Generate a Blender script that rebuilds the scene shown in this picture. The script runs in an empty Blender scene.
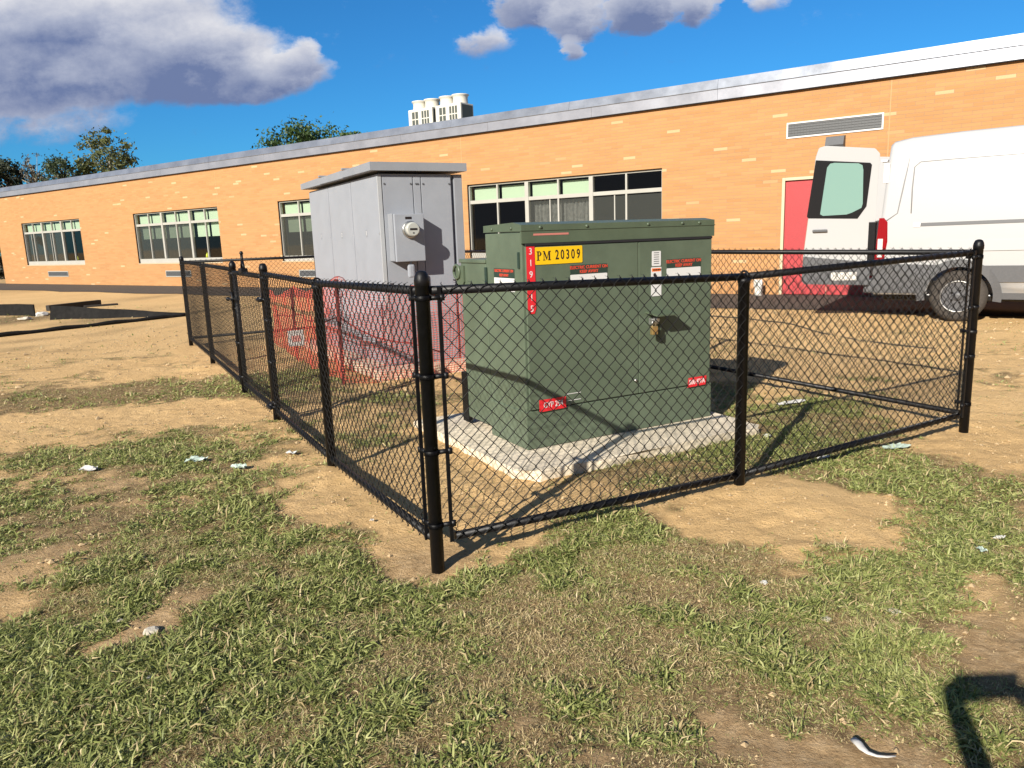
import bpy, bmesh, math, random
import numpy as np
from mathutils import Vector, Matrix
random.seed(7)
rng = np.random.default_rng(11)
SC = bpy.context.scene
COL = SC.collection
R_ = math.radians

# ------------------------------------------------------------------ camera
FPX, PITCH, ROLL, CAMH = 756.2175, .1923, -.0354, 1.4212
cF = Vector((0, math.cos(PITCH), -math.sin(PITCH)))
_U = Vector((0, math.sin(PITCH), math.cos(PITCH))); _R = Vector((1, 0, 0))
cR = math.cos(ROLL)*_R + math.sin(ROLL)*_U
cU = -math.sin(ROLL)*_R + math.cos(ROLL)*_U
camd = bpy.data.cameras.new('camera'); cam = bpy.data.objects.new('camera', camd); COL.objects.link(cam)
camd.sensor_width = 36; camd.lens = FPX/1024*36; camd.clip_start = .05; camd.clip_end = 3000
m = Matrix.Identity(4)
for i in range(3):
    m[i][0] = cR[i]; m[i][1] = cU[i]; m[i][2] = -cF[i]
m[2][3] = CAMH
cam.matrix_world = m
SC.camera = cam
O_ = Vector((0, 0, CAMH))
def ray(x, y): return cF + cR*((x-512)/FPX) + cU*((384-y)/FPX)
def G(x, y, z=0):                                # ground point seen at a photo position
    d = ray(x, y); return O_ + d*((z-CAMH)/d.z)
def GD(x, y, Y):
    d = ray(x, y); return O_ + d*(Y/d.y)

# ------------------------------------------------------------------ light
SUN_EL, SUN_AZ = 27.4, 211.0                     # azimuth of the sun clockwise from +Y
W = bpy.data.worlds.new('World'); SC.world = W; W.use_nodes = True
SKY_STRENGTH = .07
sund = bpy.data.lights.new('sun', 'SUN'); sun = bpy.data.objects.new('sun', sund); COL.objects.link(sun)
sund.energy = 5.0; sund.angle = R_(.5); sund.color = (1, .93, .82)
sv = Vector((math.sin(R_(SUN_AZ))*math.cos(R_(SUN_EL)), math.cos(R_(SUN_AZ))*math.cos(R_(SUN_EL)), math.sin(R_(SUN_EL))))
sun.rotation_euler = sv.to_track_quat('Z', 'Y').to_euler(); sun.location = (-6, -10, 12)
SC.view_settings.view_transform = 'Standard'; SC.view_settings.look = 'None'
SC.view_settings.exposure = 0.75; SC.view_settings.gamma = 1

def build_world():
    nt = W.node_tree; N = nt.nodes; L = nt.links; N.clear()
    out = N.new('ShaderNodeOutputWorld'); bg = N.new('ShaderNodeBackground')
    sky = N.new('ShaderNodeTexSky'); sky.sky_type = 'NISHITA'; sky.sun_disc = False
    sky.sun_elevation = R_(SUN_EL); sky.sun_rotation = R_(SUN_AZ)
    sky.air_density = 1.0; sky.dust_density = .3; sky.ozone_density = 3.0; sky.altitude = 0
    hs = N.new('ShaderNodeVectorMath'); hs.operation = 'MULTIPLY'; hs.inputs[1].default_value = (.19, .655, 1.03)
    L.new(sky.outputs[0], hs.inputs[0])
    tc = N.new('ShaderNodeTexCoord'); sep = N.new('ShaderNodeSeparateXYZ'); L.new(tc.outputs['Generated'], sep.inputs[0])
    def M(op, a, b=None, c=None, clamp=False):
        n = N.new('ShaderNodeMath'); n.operation = op; n.use_clamp = clamp
        for k, v in enumerate((a, b, c)):
            if v is None: continue
            if isinstance(v, (int, float)): n.inputs[k].default_value = v
            else: L.new(v, n.inputs[k])
        return n.outputs[0]
    yy = M('MAXIMUM', sep.outputs[1], .08)
    u0 = M('DIVIDE', sep.outputs[0], yy); v0 = M('DIVIDE', sep.outputs[2], yy)
    cmb = N.new('ShaderNodeCombineXYZ'); L.new(u0, cmb.inputs[0]); L.new(v0, cmb.inputs[1])
    def noise(sc_, det, rough=.55, w=0):
        mp = N.new('ShaderNodeMapping'); mp.inputs['Location'].default_value = (w, w*1.7, 0); mp.inputs['Scale'].default_value = (1, 1.5, 1)
        L.new(cmb.outputs[0], mp.inputs[0])
        n = N.new('ShaderNodeTexNoise'); n.inputs['Scale'].default_value = sc_; n.inputs['Detail'].default_value = det; n.inputs['Roughness'].default_value = rough
        L.new(mp.outputs[0], n.inputs['Vector']); return n.outputs['Fac']
    n1 = noise(6.5, 9, .6); n2 = noise(16, 8, .65, 3.1); n3 = noise(5, 7, .6, 9)
    # warp
    u = M('ADD', u0, M('MULTIPLY', M('SUBTRACT', n2, .5), .10)); v = M('ADD', v0, M('MULTIPLY', M('SUBTRACT', n3, .5), .05))
    els = [(70, 40, 190, 62, 1), (20, 88, 150, 34, 1), (185, 62, 120, 40, 1), (262, 72, 74, 24, .9), (296, 54, 30, 18, .7), (-60, 30, 160, 60, 1),
           (548, 2, 64, 24, 1), (575, 20, 36, 24, .9), (568, 47, 20, 13, .65), (636, 8, 44, 27, 1), (694, 4, 30, 22, .8),
           (484, 40, 34, 18, .52), (766, 0, 26, 11, .5), (30, 120, 110, 24, .42), (820, -60, 120, 30, .6)]
    acc = None; wsum = None; dsum = None
    for (x, y, rx, ry, s) in els:
        d = ray(x, y); uc, vc = d.x/d.y, d.z/d.y
        a = rx/FPX*1.02; b = ry/FPX*1.05
        du = M('DIVIDE', M('SUBTRACT', u, uc), a); dv = M('DIVIDE', M('SUBTRACT', v, vc), b)
        # slightly follow the photograph's roll
        dv = M('ADD', dv, M('MULTIPLY', du, -.035*a/b))
        r2 = M('ADD', M('MULTIPLY', du, du), M('MULTIPLY', dv, dv))
        f = M('MULTIPLY', M('MAXIMUM', M('SUBTRACT', 1.0, r2), 0.0), s)
        acc = f if acc is None else M('MAXIMUM', acc, f)
        w_ = M('ADD', f, 1e-4); t = M('MULTIPLY', w_, dv)
        wsum = w_ if wsum is None else M('ADD', wsum, w_); dsum = t if dsum is None else M('ADD', dsum, t)
    field = M('ADD', acc, M('MULTIPLY', M('SUBTRACT', n1, .5), M('MULTIPLY', M('MINIMUM', M('MULTIPLY', acc, 4.0), 1.0), 1.1)))
    field = M('ADD', field, M('MULTIPLY', M('SUBTRACT', n2, .5), .55)); n4 = noise(42, 8, .7, 5.3)
    field = M('ADD', field, M('MULTIPLY', M('SUBTRACT', n4, .5), .38))
    ss = N.new('ShaderNodeMapRange'); ss.interpolation_type = 'SMOOTHSTEP'; ss.inputs['From Min'].default_value = .06; ss.inputs['From Max'].default_value = .50
    L.new(field, ss.inputs[0]); alpha = M('MULTIPLY', ss.outputs[0], M('GREATER_THAN', sep.outputs[1], .09))
    dv = M('DIVIDE', dsum, wsum)
    sh = M('ADD', M('MULTIPLY', dv, .80), M('MULTIPLY', M('SUBTRACT', n2, .5), 1.0))
    sh = M('ADD', sh, M('MULTIPLY', M('SUBTRACT', n3, .5), .7)); sh = M('ADD', sh, M('MULTIPLY', M('SUBTRACT', .5, M('MINIMUM', field, 1.0)), .55))
    cr = N.new('ShaderNodeValToRGB'); e = cr.color_ramp.elements
    K = 1.0
    e[0].position = .0; e[0].color = (1.35, 1.8, 3.3, 1); e[1].position = 1; e[1].color = (6.9, 6.9, 7.2, 1)
    mid = cr.color_ramp.elements.new(.42); mid.color = (3.6, 3.95, 5.1, 1)
    L.new(M('ADD', M('MULTIPLY', sh, .95), .50, clamp=True), cr.inputs[0])
    mx = N.new('ShaderNodeMix'); mx.data_type = 'RGBA'
    L.new(alpha, mx.inputs[0]); L.new(hs.outputs[0], mx.inputs[6]); L.new(cr.outputs[0], mx.inputs[7])
    tn = N.new('ShaderNodeTexNoise'); tn.inputs['Scale'].default_value = 2.6; tn.inputs['Detail'].default_value = 7; L.new(tc.outputs['Generated'], tn.inputs['Vector'])
    m2 = N.new('ShaderNodeMapRange'); m2.interpolation_type = 'SMOOTHSTEP'; m2.inputs['From Min'].default_value = .42; m2.inputs['From Max'].default_value = .62; L.new(tn.outputs['Fac'], m2.inputs[0])
    m3 = N.new('ShaderNodeMapRange'); m3.interpolation_type = 'SMOOTHSTEP'; m3.inputs['From Min'].default_value = .35; m3.inputs['From Max'].default_value = -.15; L.new(sep.outputs[1], m3.inputs[0])
    mx2 = N.new('ShaderNodeMix'); mx2.data_type = 'RGBA'; mx2.inputs[7].default_value = (1.7, 1.85, 2.2, 1)
    m4 = N.new('ShaderNodeMapRange'); m4.interpolation_type = 'SMOOTHSTEP'; m4.inputs['From Min'].default_value = .45; m4.inputs['From Max'].default_value = .15; L.new(sep.outputs[2], m4.inputs[0])
    L.new(M('MULTIPLY', M('MAXIMUM', m2.outputs[0], m4.outputs[0]), m3.outputs[0]), mx2.inputs[0]); L.new(mx.outputs[2], mx2.inputs[6])
    L.new(mx2.outputs[2], bg.inputs[0]); bg.inputs[1].default_value = SKY_STRENGTH
    L.new(bg.outputs[0], out.inputs[0])
build_world()

# ------------------------------------------------------------------ helpers
def tag(o, label=None, cat=None, group=None, kind=None):
    if label: o['label'] = label
    if cat: o['category'] = cat
    if group: o['group'] = group
    if kind: o['kind'] = kind
    return o
def empty(name, loc=(0, 0, 0), rz=0, label=None, cat=None, group=None, kind=None):
    o = bpy.data.objects.new(name, None); COL.objects.link(o); o.empty_display_size = .2
    o.location = loc; o.rotation_euler = (0, 0, rz)
    return tag(o, label, cat, group, kind)
def link_mesh(name, me, mat, parent=None, smooth=None):
    if mat is not None and not me.materials: me.materials.append(mat)
    o = bpy.data.objects.new(name, me); COL.objects.link(o)
    if parent: o.parent = parent
    return o
class MB:
    def __init__(s): s.bm = bmesh.new()
    def box(s, a, b, bev=0, M=None):
        a = Vector(a); b = Vector(b)
        r = bmesh.ops.create_cube(s.bm, size=1); vs = r['verts']
        for v in vs: v.co = Vector(((a[i]+b[i])/2 + v.co[i]*abs(b[i]-a[i])) for i in range(3))
        if bev:
            es = list({e for v in vs for e in v.link_edges})
            rr = bmesh.ops.bevel(s.bm, geom=es, offset=bev, segments=2, profile=.6, affect='EDGES', clamp_overlap=True)
            vs = list({v for f in rr['faces'] for v in f.verts} | {v for v in vs if v.is_valid})
        if M is not None:
            for v in vs: v.co = M @ v.co
        return s
    def tube(s, pts, r, n=10, cap=True):
        pts = [Vector(p) for p in pts]; rs = r if isinstance(r, (list, tuple)) else [r]*len(pts)
        rings = []
        up = None
        for i, p in enumerate(pts):
            t = (pts[min(i+1, len(pts)-1)] - pts[max(i-1, 0)]).normalized()
            if up is None:
                up = Vector((0, 0, 1)) if abs(t.z) < .9 else Vector((1, 0, 0))
            a = (up - t*up.dot(t)).normalized(); up = a; b = t.cross(a)
            rings.append([s.bm.verts.new(p + (a*math.cos(2*math.pi*k/n) + b*math.sin(2*math.pi*k/n))*rs[i]) for k in range(n)])
        for i in range(len(rings)-1):
            for k in range(n):
                f = s.bm.faces.new((rings[i][k], rings[i][(k+1) % n], rings[i+1][(k+1) % n], rings[i+1][k])); f.smooth = True
        if cap:
            s.bm.faces.new(rings[0][::-1]); s.bm.faces.new(rings[-1])
        return s
    def lathe(s, c, prof, n=20, axis='z', cap=True):
        c = Vector(c); rings = []
        for (r, h) in prof:
            ring = []
            for k in range(n):
                a = 2*math.pi*k/n; x, y = math.cos(a)*r, math.sin(a)*r
                p = {'z': (x, y, h), 'y': (x, h, y), 'x': (h, x, y)}[axis]
                ring.append(s.bm.verts.new(c+Vector(p)))
            rings.append(ring)
        for i in range(len(rings)-1):
            for k in range(n):
                f = s.bm.faces.new((rings[i][k], rings[i][(k+1) % n], rings[i+1][(k+1) % n], rings[i+1][k])); f.smooth = True
        if cap: s.bm.faces.new(rings[0][::-1]); s.bm.faces.new(rings[-1])
        return s
    def prism(s, poly, y0, y1, M=None, plane='xz'):
        def mk(p, h):
            v = {'xz': (p[0], h, p[1]), 'xy': (p[0], p[1], h), 'yz': (h, p[0], p[1])}[plane]
            v = Vector(v); return M @ v if M is not None else v
        A = [s.bm.verts.new(mk(p, y0)) for p in poly]; B = [s.bm.verts.new(mk(p, y1)) for p in poly]
        n = len(poly)
        s.bm.faces.new(A); s.bm.faces.new(B[::-1])
        for i in range(n): s.bm.faces.new((A[i], B[i], B[(i+1) % n], A[(i+1) % n]))
        return s
    def quad(s, *p):
        s.bm.faces.new([s.bm.verts.new(Vector(q)) for q in p]); return s
    def build(s, name, mat, parent=None, M=None):
        if M is not None: s.bm.transform(M)
        bmesh.ops.recalc_face_normals(s.bm, faces=s.bm.faces)
        me = bpy.data.meshes.new(name); s.bm.to_mesh(me); s.bm.free()
        return link_mesh(name, me, mat, parent)
def rrect(x0, z0, x1, z1, r, n=5, corners=(1, 1, 1, 1)):
    pts = []
    for (cx, cz, a0, c) in ((x1, z1, 0, corners[0]), (x0, z1, 90, corners[1]), (x0, z0, 180, corners[2]), (x1, z0, 270, corners[3])):
        rr = r*c
        sx = -1 if a0 in (0, 270) else 1; sz = -1 if a0 in (0, 90) else 1
        for k in range(n+1):
            a = R_(a0 + 90*k/n); pts.append((cx+sx*rr + rr*math.cos(a), cz+sz*rr + rr*math.sin(a)))
    return pts
FONT = None
def text(name, s, size, loc, mat, parent, rot=(math.pi/2, 0, 0), bold=0, align='CENTER', sx=1, depth=.0006):
    cu = bpy.data.curves.new('t', 'FONT'); cu.body = s; cu.size = size; cu.align_x = align; cu.align_y = 'CENTER'
    cu.offset = bold; cu.extrude = depth; cu.resolution_u = 4
    o = bpy.data.objects.new('t', cu); COL.objects.link(o)
    dg = bpy.context.evaluated_depsgraph_get(); me = bpy.data.meshes.new_from_object(o.evaluated_get(dg))
    bpy.data.objects.remove(o)
    me.transform(Matrix.Diagonal((sx, 1, 1, 1)))
    me.materials.clear(); me.materials.append(mat)
    t = bpy.data.objects.new(name, me); COL.objects.link(t); t.location = loc; t.rotation_euler = rot
    if parent: t.parent = parent
    return t

# ------------------------------------------------------------------ materials
def mat(name, col, rough=.6, metal=0, spec=.5, noise=None, bump=None, coat=0, emit=None):
    """noise=(scale, amount) varies the base colour; bump=(scale, strength)"""
    m = bpy.data.materials.new(name); m.use_nodes = True; nt = m.node_tree; b = nt.nodes['Principled BSDF']
    b.inputs['Base Color'].default_value = (*col, 1); b.inputs['Roughness'].default_value = rough
    b.inputs['Metallic'].default_value = metal; b.inputs['Specular IOR Level'].default_value = spec
    if coat: b.inputs['Coat Weight'].default_value = coat; b.inputs['Coat Roughness'].default_value = .08
    tc = nt.nodes.new('ShaderNodeTexCoord')
    if noise:
        n = nt.nodes.new('ShaderNodeTexNoise'); n.inputs['Scale'].default_value = noise[0]; n.inputs['Detail'].default_value = 6; n.inputs['Roughness'].default_value = .65
        nt.links.new(tc.outputs['Object'], n.inputs['Vector'])
        r = nt.nodes.new('ShaderNodeMapRange'); r.inputs['From Min'].default_value = .3; r.inputs['From Max'].default_value = .7
        r.inputs['To Min'].default_value = 1-noise[1]; r.inputs['To Max'].default_value = 1+noise[1]
        nt.links.new(n.outputs['Fac'], r.inputs[0])
        v = nt.nodes.new('ShaderNodeVectorMath'); v.operation = 'SCALE'; v.inputs[0].default_value = col
        nt.links.new(r.outputs[0], v.inputs['Scale']); nt.links.new(v.outputs[0], b.inputs['Base Color'])
        rr = nt.nodes.new('ShaderNodeMapRange'); rr.inputs['To Min'].default_value = max(rough-.12, .02); rr.inputs['To Max'].default_value = min(rough+.12, 1)
        nt.links.new(n.outputs['Fac'], rr.inputs[0]); nt.links.new(rr.outputs[0], b.inputs['Roughness'])
    if bump:
        n = nt.nodes.new('ShaderNodeTexNoise'); n.inputs['Scale'].default_value = bump[0]; n.inputs['Detail'].default_value = 4
        nt.links.new(tc.outputs['Object'], n.inputs['Vector'])
        bp = nt.nodes.new('ShaderNodeBump'); bp.inputs['Strength'].default_value = bump[1]; bp.inputs['Distance'].default_value = .02
        nt.links.new(n.outputs['Fac'], bp.inputs['Height']); nt.links.new(bp.outputs[0], b.inputs['Normal'])
    return m
class T: pass

T.black = mat('black vinyl', (.0045, .0045, .0055), .46, spec=.28, noise=(30, .35), bump=(60, .08))
T.wire = mat('black vinyl wire', (.007, .007, .007), .5, spec=.3)
T.joint = mat('sealant', (.44, .27, .13), .8)
T.green = mat('transformer green', (.092, .121, .082), .45, noise=(3.5, .17), bump=(9, .06))
T.green_lid = mat('lid green', (.078, .104, .066), .42, noise=(5, .12))
T.grey = mat('cabinet grey', (.285, .305, .34), .45, noise=(4, .05), bump=(3, .05))
T.grey2 = mat('cabinet roof grey', (.245, .26, .285), .5, noise=(3, .07))
T.gasket = mat('dark gap', (.01, .01, .012), .8)
T.concrete = mat('concrete', (.66, .57, .43), .85, noise=(7, .25), bump=(40, .35))
T.white = mat('white decal', (.62, .62, .61), .5)
T.red = mat('red decal', (.62, .02, .03), .4)
T.redtext = mat('red print', (.60, .06, .03), .5)
T.darkgreen = mat('dark band', (.02, .04, .03), .5)
T.yellow = mat('yellow decal', (.75, .46, .005), .4)
T.blackp = mat('black print', (.015, .01, .01), .5)
T.orange = mat('orange print', (.85, .18, .03), .5)
T.brass = mat('brass', (.55, .38, .16), .35, metal=.8)
T.steel = mat('steel', (.45, .45, .44), .35, metal=.9, noise=(20, .15))
T.alu = mat('anodised frame', (.37, .365, .33), .45, noise=(2, .05))
T.blind = mat('pale green blind', (.45, .54, .42), .7)
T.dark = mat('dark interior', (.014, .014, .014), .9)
T.vanwhite = mat('van white paint', (.40, .405, .41), .25, coat=.6)
T.vangrey = mat('van grey plastic', (.085, .088, .095), .55, noise=(40, .1))
T.rubber = mat('tyre rubber', (.045, .038, .032), .85, noise=(25, .3), bump=(60, .2))
T.rimgrey = mat('wheel steel', (.06, .06, .065), .5, metal=0, noise=(30, .15))
T.vanblack = mat('van black trim', (.008, .008, .009), .25)
T.taillamp = mat('red lamp lens', (.22, .004, .006), .12, coat=.5)
T.mint = mat('tinted rear glass', (.18, .30, .265), .12, coat=.5)
T.door = mat('red painted door', (.36, .032, .036), .5, noise=(70, .18), bump=(80, .25))
T.cream = mat('cream frame', (.50, .42, .28), .5)
T.fascia = mat('fascia metal', (.36, .375, .42), .36, metal=.55, noise=(1.3, .12))
T.edge = mat('roof edge metal', (.27, .295, .34), .36, metal=.6, noise=(1.6, .18))
T.roofm = mat('roof membrane', (.22, .23, .24), .9)
T.louvre = mat('louvre grey', (.085, .09, .095), .5)
T.ac = mat('ivory sheet metal', (.56, .54, .47), .5, noise=(3, .04))
T.grille = mat('coil dark', (.06, .07, .06), .7)
T.rednet = mat('orange red plastic net', (.60, .10, .065), .55)
T.redfold = mat('folded net edge', (.26, .035, .03), .6)
T.stake = mat('stained wood stake', (.13, .022, .018), .7, noise=(20, .3))
T.fabric = mat('black silt fabric', (.011, .0105, .010), .85, spec=.2, noise=(12, .6), bump=(8, .6))
T.bark = mat('bark', (.12, .095, .07), .9, noise=(8, .3), bump=(15, .5))
T.barklight = mat('pale bark', (.30, .27, .20), .9, noise=(8, .3))
T.stone = mat('stone', (.50, .45, .36), .9, noise=(15, .25), bump=(20, .5))
T.paper = mat('paper scrap', (.50, .49, .46), .7, noise=(20, .12))
T.mintpaper = mat('pale wrapper', (.36, .44, .38), .5, noise=(30, .25))
T.skin = mat('skin', (.45, .28, .20), .6); T.cloth = mat('dark cloth', (.05, .06, .09), .9, noise=(20, .2)); T.trouser = mat('denim', (.06, .08, .14), .9, noise=(20, .2))
T.hair = mat('hair', (.03, .02, .015), .7)

def glass_mat(name, tint=(.84, .88, .84), alpha=.75, rough=.03):
    m = bpy.data.materials.new(name); m.use_nodes = True; nt = m.node_tree; N = nt.nodes; L = nt.links; N.clear()
    out = N.new('ShaderNodeOutputMaterial'); gl = N.new('ShaderNodeBsdfGlossy'); gl.inputs['Roughness'].default_value = rough
    tr = N.new('ShaderNodeBsdfTransparent'); tr.inputs[0].default_value = (*tint, 1)
    fr = N.new('ShaderNodeFresnel'); fr.inputs[0].default_value = 1.5; mx = N.new('ShaderNodeMixShader')
    ad = N.new('ShaderNodeMath'); ad.operation = 'ADD'; ad.inputs[1].default_value = .02; L.new(fr.outputs[0], ad.inputs[0])
    L.new(ad.outputs[0], mx.inputs[0]); L.new(tr.outputs[0], mx.inputs[1]); L.new(gl.outputs[0], mx.inputs[2]); L.new(mx.outputs[0], out.inputs[0])
    return m
T.glass = glass_mat('window glass')
def screen_mat():
    m = bpy.data.materials.new('insect screen'); m.use_nodes = True; nt = m.node_tree; N = nt.nodes; L = nt.links; b = N['Principled BSDF']
    b.inputs['Base Color'].default_value = (.085, .082, .08, 1); b.inputs['Roughness'].default_value = .6; out = N['Material Output']
    tr = N.new('ShaderNodeBsdfTransparent'); mx = N.new('ShaderNodeMixShader'); mx.inputs[0].default_value = .5
    L.new(tr.outputs[0], mx.inputs[1]); L.new(b.outputs[0], mx.inputs[2]); L.new(mx.outputs[0], out.inputs[0]); return m
T.screen = screen_mat()

def brick_mat():
    m = bpy.data.materials.new('orange roman brick'); m.use_nodes = True; nt = m.node_tree; N = nt.nodes; L = nt.links; b = N['Principled BSDF']
    b.inputs['Roughness'].default_value = .85; b.inputs['Specular IOR Level'].default_value = .25
    tc = N.new('ShaderNodeTexCoord'); sep = N.new('ShaderNodeSeparateXYZ'); cmb = N.new('ShaderNodeCombineXYZ')
    L.new(tc.outputs['Object'], sep.inputs[0])
    ad = N.new('ShaderNodeMath'); ad.operation = 'ADD'; L.new(sep.outputs[0], ad.inputs[0]); L.new(sep.outputs[1], ad.inputs[1])
    L.new(ad.outputs[0], cmb.inputs[0]); L.new(sep.outputs[2], cmb.inputs[1])
    def brick(c1, c2, mo, off):
        t = N.new('ShaderNodeTexBrick'); t.inputs['Color1'].default_value = c1; t.inputs['Color2'].default_value = c2; t.inputs['Mortar'].default_value = mo
        t.inputs['Scale'].default_value = 1; t.inputs['Brick Width'].default_value = .31; t.inputs['Row Height'].default_value = .0685
        t.inputs['Mortar Size'].default_value = .0055; t.inputs['Mortar Smooth'].default_value = .3; t.inputs['Bias'].default_value = 0
        t.offset = .5; L.new(cmb.outputs[0], t.inputs['Vector']); return t
    t = brick((0, 0, 0, 1), (1, 1, 1, 1), (.5, .5, .5, 1), 0)
    cr = N.new('ShaderNodeValToRGB'); e = cr.color_ramp.elements
    e[0].position = 0; e[0].color = (.41, .212, .085, 1)
    e[1].position = .980; e[1].color = (.43, .236, .102, 1)
    for p, c in ((.12, (.395, .204, .083, 1)), (.3, (.42, .224, .093, 1)), (.5, (.43, .232, .098, 1)), (.75, (.41, .214, .088, 1)), (.982, (.50, .345, .185, 1))):
        q = e.new(p); q.color = c
    L.new(t.outputs['Color'], cr.inputs[0])
    mx = N.new('ShaderNodeMix'); mx.data_type = 'RGBA'; mx.inputs[7].default_value = (.34, .205, .115, 1)
    L.new(t.outputs['Fac'], mx.inputs[0]); L.new(cr.outputs[0], mx.inputs[6])
    # long horizontal weathering
    mp = N.new('ShaderNodeMapping'); mp.inputs['Scale'].default_value = (.35, 3.0, 1); L.new(cmb.outputs[0], mp.inputs[0])
    n = N.new('ShaderNodeTexNoise'); n.inputs['Scale'].default_value = 1.6; n.inputs['Detail'].default_value = 7; n.inputs['Roughness'].default_value = .65; L.new(mp.outputs[0], n.inputs['Vector'])
    r = N.new('ShaderNodeMapRange'); r.inputs['From Min'].default_value = .3; r.inputs['From Max'].default_value = .7; r.inputs['To Min'].default_value = .91; r.inputs['To Max'].default_value = 1.06
    L.new(n.outputs['Fac'], r.inputs[0])
    v = N.new('ShaderNodeVectorMath'); v.operation = 'SCALE'; L.new(mx.outputs[2], v.inputs[0]); L.new(r.outputs[0], v.inputs['Scale']); L.new(v.outputs[0], b.inputs['Base Color'])
    bp = N.new('ShaderNodeBump'); bp.inputs['Strength'].default_value = .5; bp.inputs['Distance'].default_value = .004; bp.invert = True
    L.new(t.outputs['Fac'], bp.inputs['Height']); L.new(bp.outputs[0], b.inputs['Normal'])
    return m
T.brick = brick_mat()

# ------------------------------------------------------------------ value noise
_lat = rng.random((256, 256))
def vnoise(x, y, s=1.0, o=0):
    x = np.asarray(x)*s + 37.3*o + 500; y = np.asarray(y)*s + 17.9*o + 500
    xi = np.floor(x).astype(int); yi = np.floor(y).astype(int); fx = x-xi; fy = y-yi
    fx = fx*fx*(3-2*fx); fy = fy*fy*(3-2*fy)
    g = lambda a, b: _lat[a & 255, b & 255]
    return (g(xi, yi)*(1-fx)+g(xi+1, yi)*fx)*(1-fy) + (g(xi, yi+1)*(1-fx)+g(xi+1, yi+1)*fx)*fy
def fbm(x, y, s=1.0, oct=4, o=0):
    a = 0; w = 1; t = 0
    for k in range(oct):
        a = a + w*vnoise(x, y, s*2**k, o+k*3); t += w; w *= .55
    return a/t

# ------------------------------------------------------------------ fence frame (the yard corner) and building frame
TH = .5013; FC = Vector((-.3592, 3.1627, 0)); fu = Vector((math.cos(TH), math.sin(TH), 0)); fn = Vector((-fu.y, fu.x, 0))
def FW(a, n, z=0): return FC + fu*a + fn*n + Vector((0, 0, z))
DW = -.618; BD = Vector((0, 20.2684, 0)); bw = Vector((math.cos(DW), math.sin(DW), 0)); bn = Vector((-bw.y, bw.x, 0))   # bn points into the building
def BW(s, off, z=0): return BD + bw*s - bn*off + Vector((0, 0, z))
FEND_A, FEND_N = 3.9688, 9.0697

# ------------------------------------------------------------------ ground
# cover patches, as (photo x, photo y, half width, half height, weight): grass where the sum is high, bare dirt where low
PATCH = [
 # grass
 (90, 700, 400, 100, 1.0), (480, 700, 260, 90, .6), (250, 600, 190, 60, .8), (60, 620, 100, 50, .6), (215, 530, 110, 32, .9), (70, 500, 90, 28, .45), (50, 465, 70, 14, .45),
 (190, 452, 110, 18, .6), (110, 430, 70, 6, .4), (230, 388, 60, 8, .8), (50, 397, 70, 7, .5), (285, 470, 40, 20, .5), (480, 620, 180, 45, .6), (620, 560, 140, 36, .75), (600, 522, 70, 20, .8), (350, 560, 60, 26, .5),
 (740, 620, 110, 40, .6), (690, 545, 60, 26, .6), (860, 640, 140, 60, .75), (980, 730, 90, 60, .7), (960, 500, 90, 26, .9), (890, 465, 80, 15, .7), (1000, 555, 70, 32, .7), (770, 680, 60, 34, .4), (900, 585, 110, 30, .5),
 (640, 455, 100, 20, 1.0), (760, 440, 60, 24, 1.0), (850, 425, 80, 18, .75), (800, 402, 60, 10, .6), (715, 385, 30, 10, .8),
 (300, 375, 36, 16, 1.0), (400, 395, 60, 7, .7), (370, 410, 50, 6, .3), (430, 402, 30, 12, .6), (330, 400, 60, 7, .3), (410, 435, 30, 14, .5),
 (30, 319, 60, 4, .6), (140, 318, 40, 2, .3),
 (110, 480, 200, 55, .18), (130, 560, 200, 50, .22), (120, 392, 160, 9, .75), (230, 386, 60, 9, .6), (40, 404, 60, 6, .4), (900, 670, 170, 70, .3), (560, 690, 260, 70, .3),
 # bare
 (60, 418, 160, 8, -.7), (180, 420, 60, 6, -.7), (20, 480, 40, 8, -.5), (110, 480, 40, 6, -.4), (135, 640, 42, 38, -1.9), (155, 600, 40, 10, -.7), (15, 570, 40, 35, -1.0), (140, 575, 60, 12, -.6),
 (325, 500, 40, 22, -1.1), (300, 455, 30, 14, -.8), (395, 540, 34, 26, -.9), (470, 560, 50, 16, -.8), (245, 492, 30, 10, -.5),
 (450, 480, 60, 50, -1.1), (845, 515, 85, 24, -1.5), (745, 488, 50, 11, -1.0), (1010, 440, 50, 30, -1.4), (1020, 510, 18, 20, -.5), (1022, 600, 18, 16, -.7), (1015, 685, 45, 16, -1.0),
 (700, 705, 60, 26, -1.1), (800, 742, 70, 22, -1.5), (760, 590, 60, 20, -.5), (640, 620, 60, 12, -.3), (600, 745, 70, 16, -.7), (420, 690, 60, 20, -.45), (850, 690, 40, 26, -.5), (905, 612, 50, 14, -.3), (170, 500, 40, 12, -.3), (560, 640, 60, 14, -.35),
]
PW = []
for (x, y, rx, ry, wt) in PATCH:
    c = G(x, y); ax = (G(x+rx, y)-G(x-rx, y))/2; ay = (G(x, max(y-ry, 292))-G(x, y+ry))/2
    PW.append((c.x, c.y, ax.length, ay.length, wt))
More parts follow.
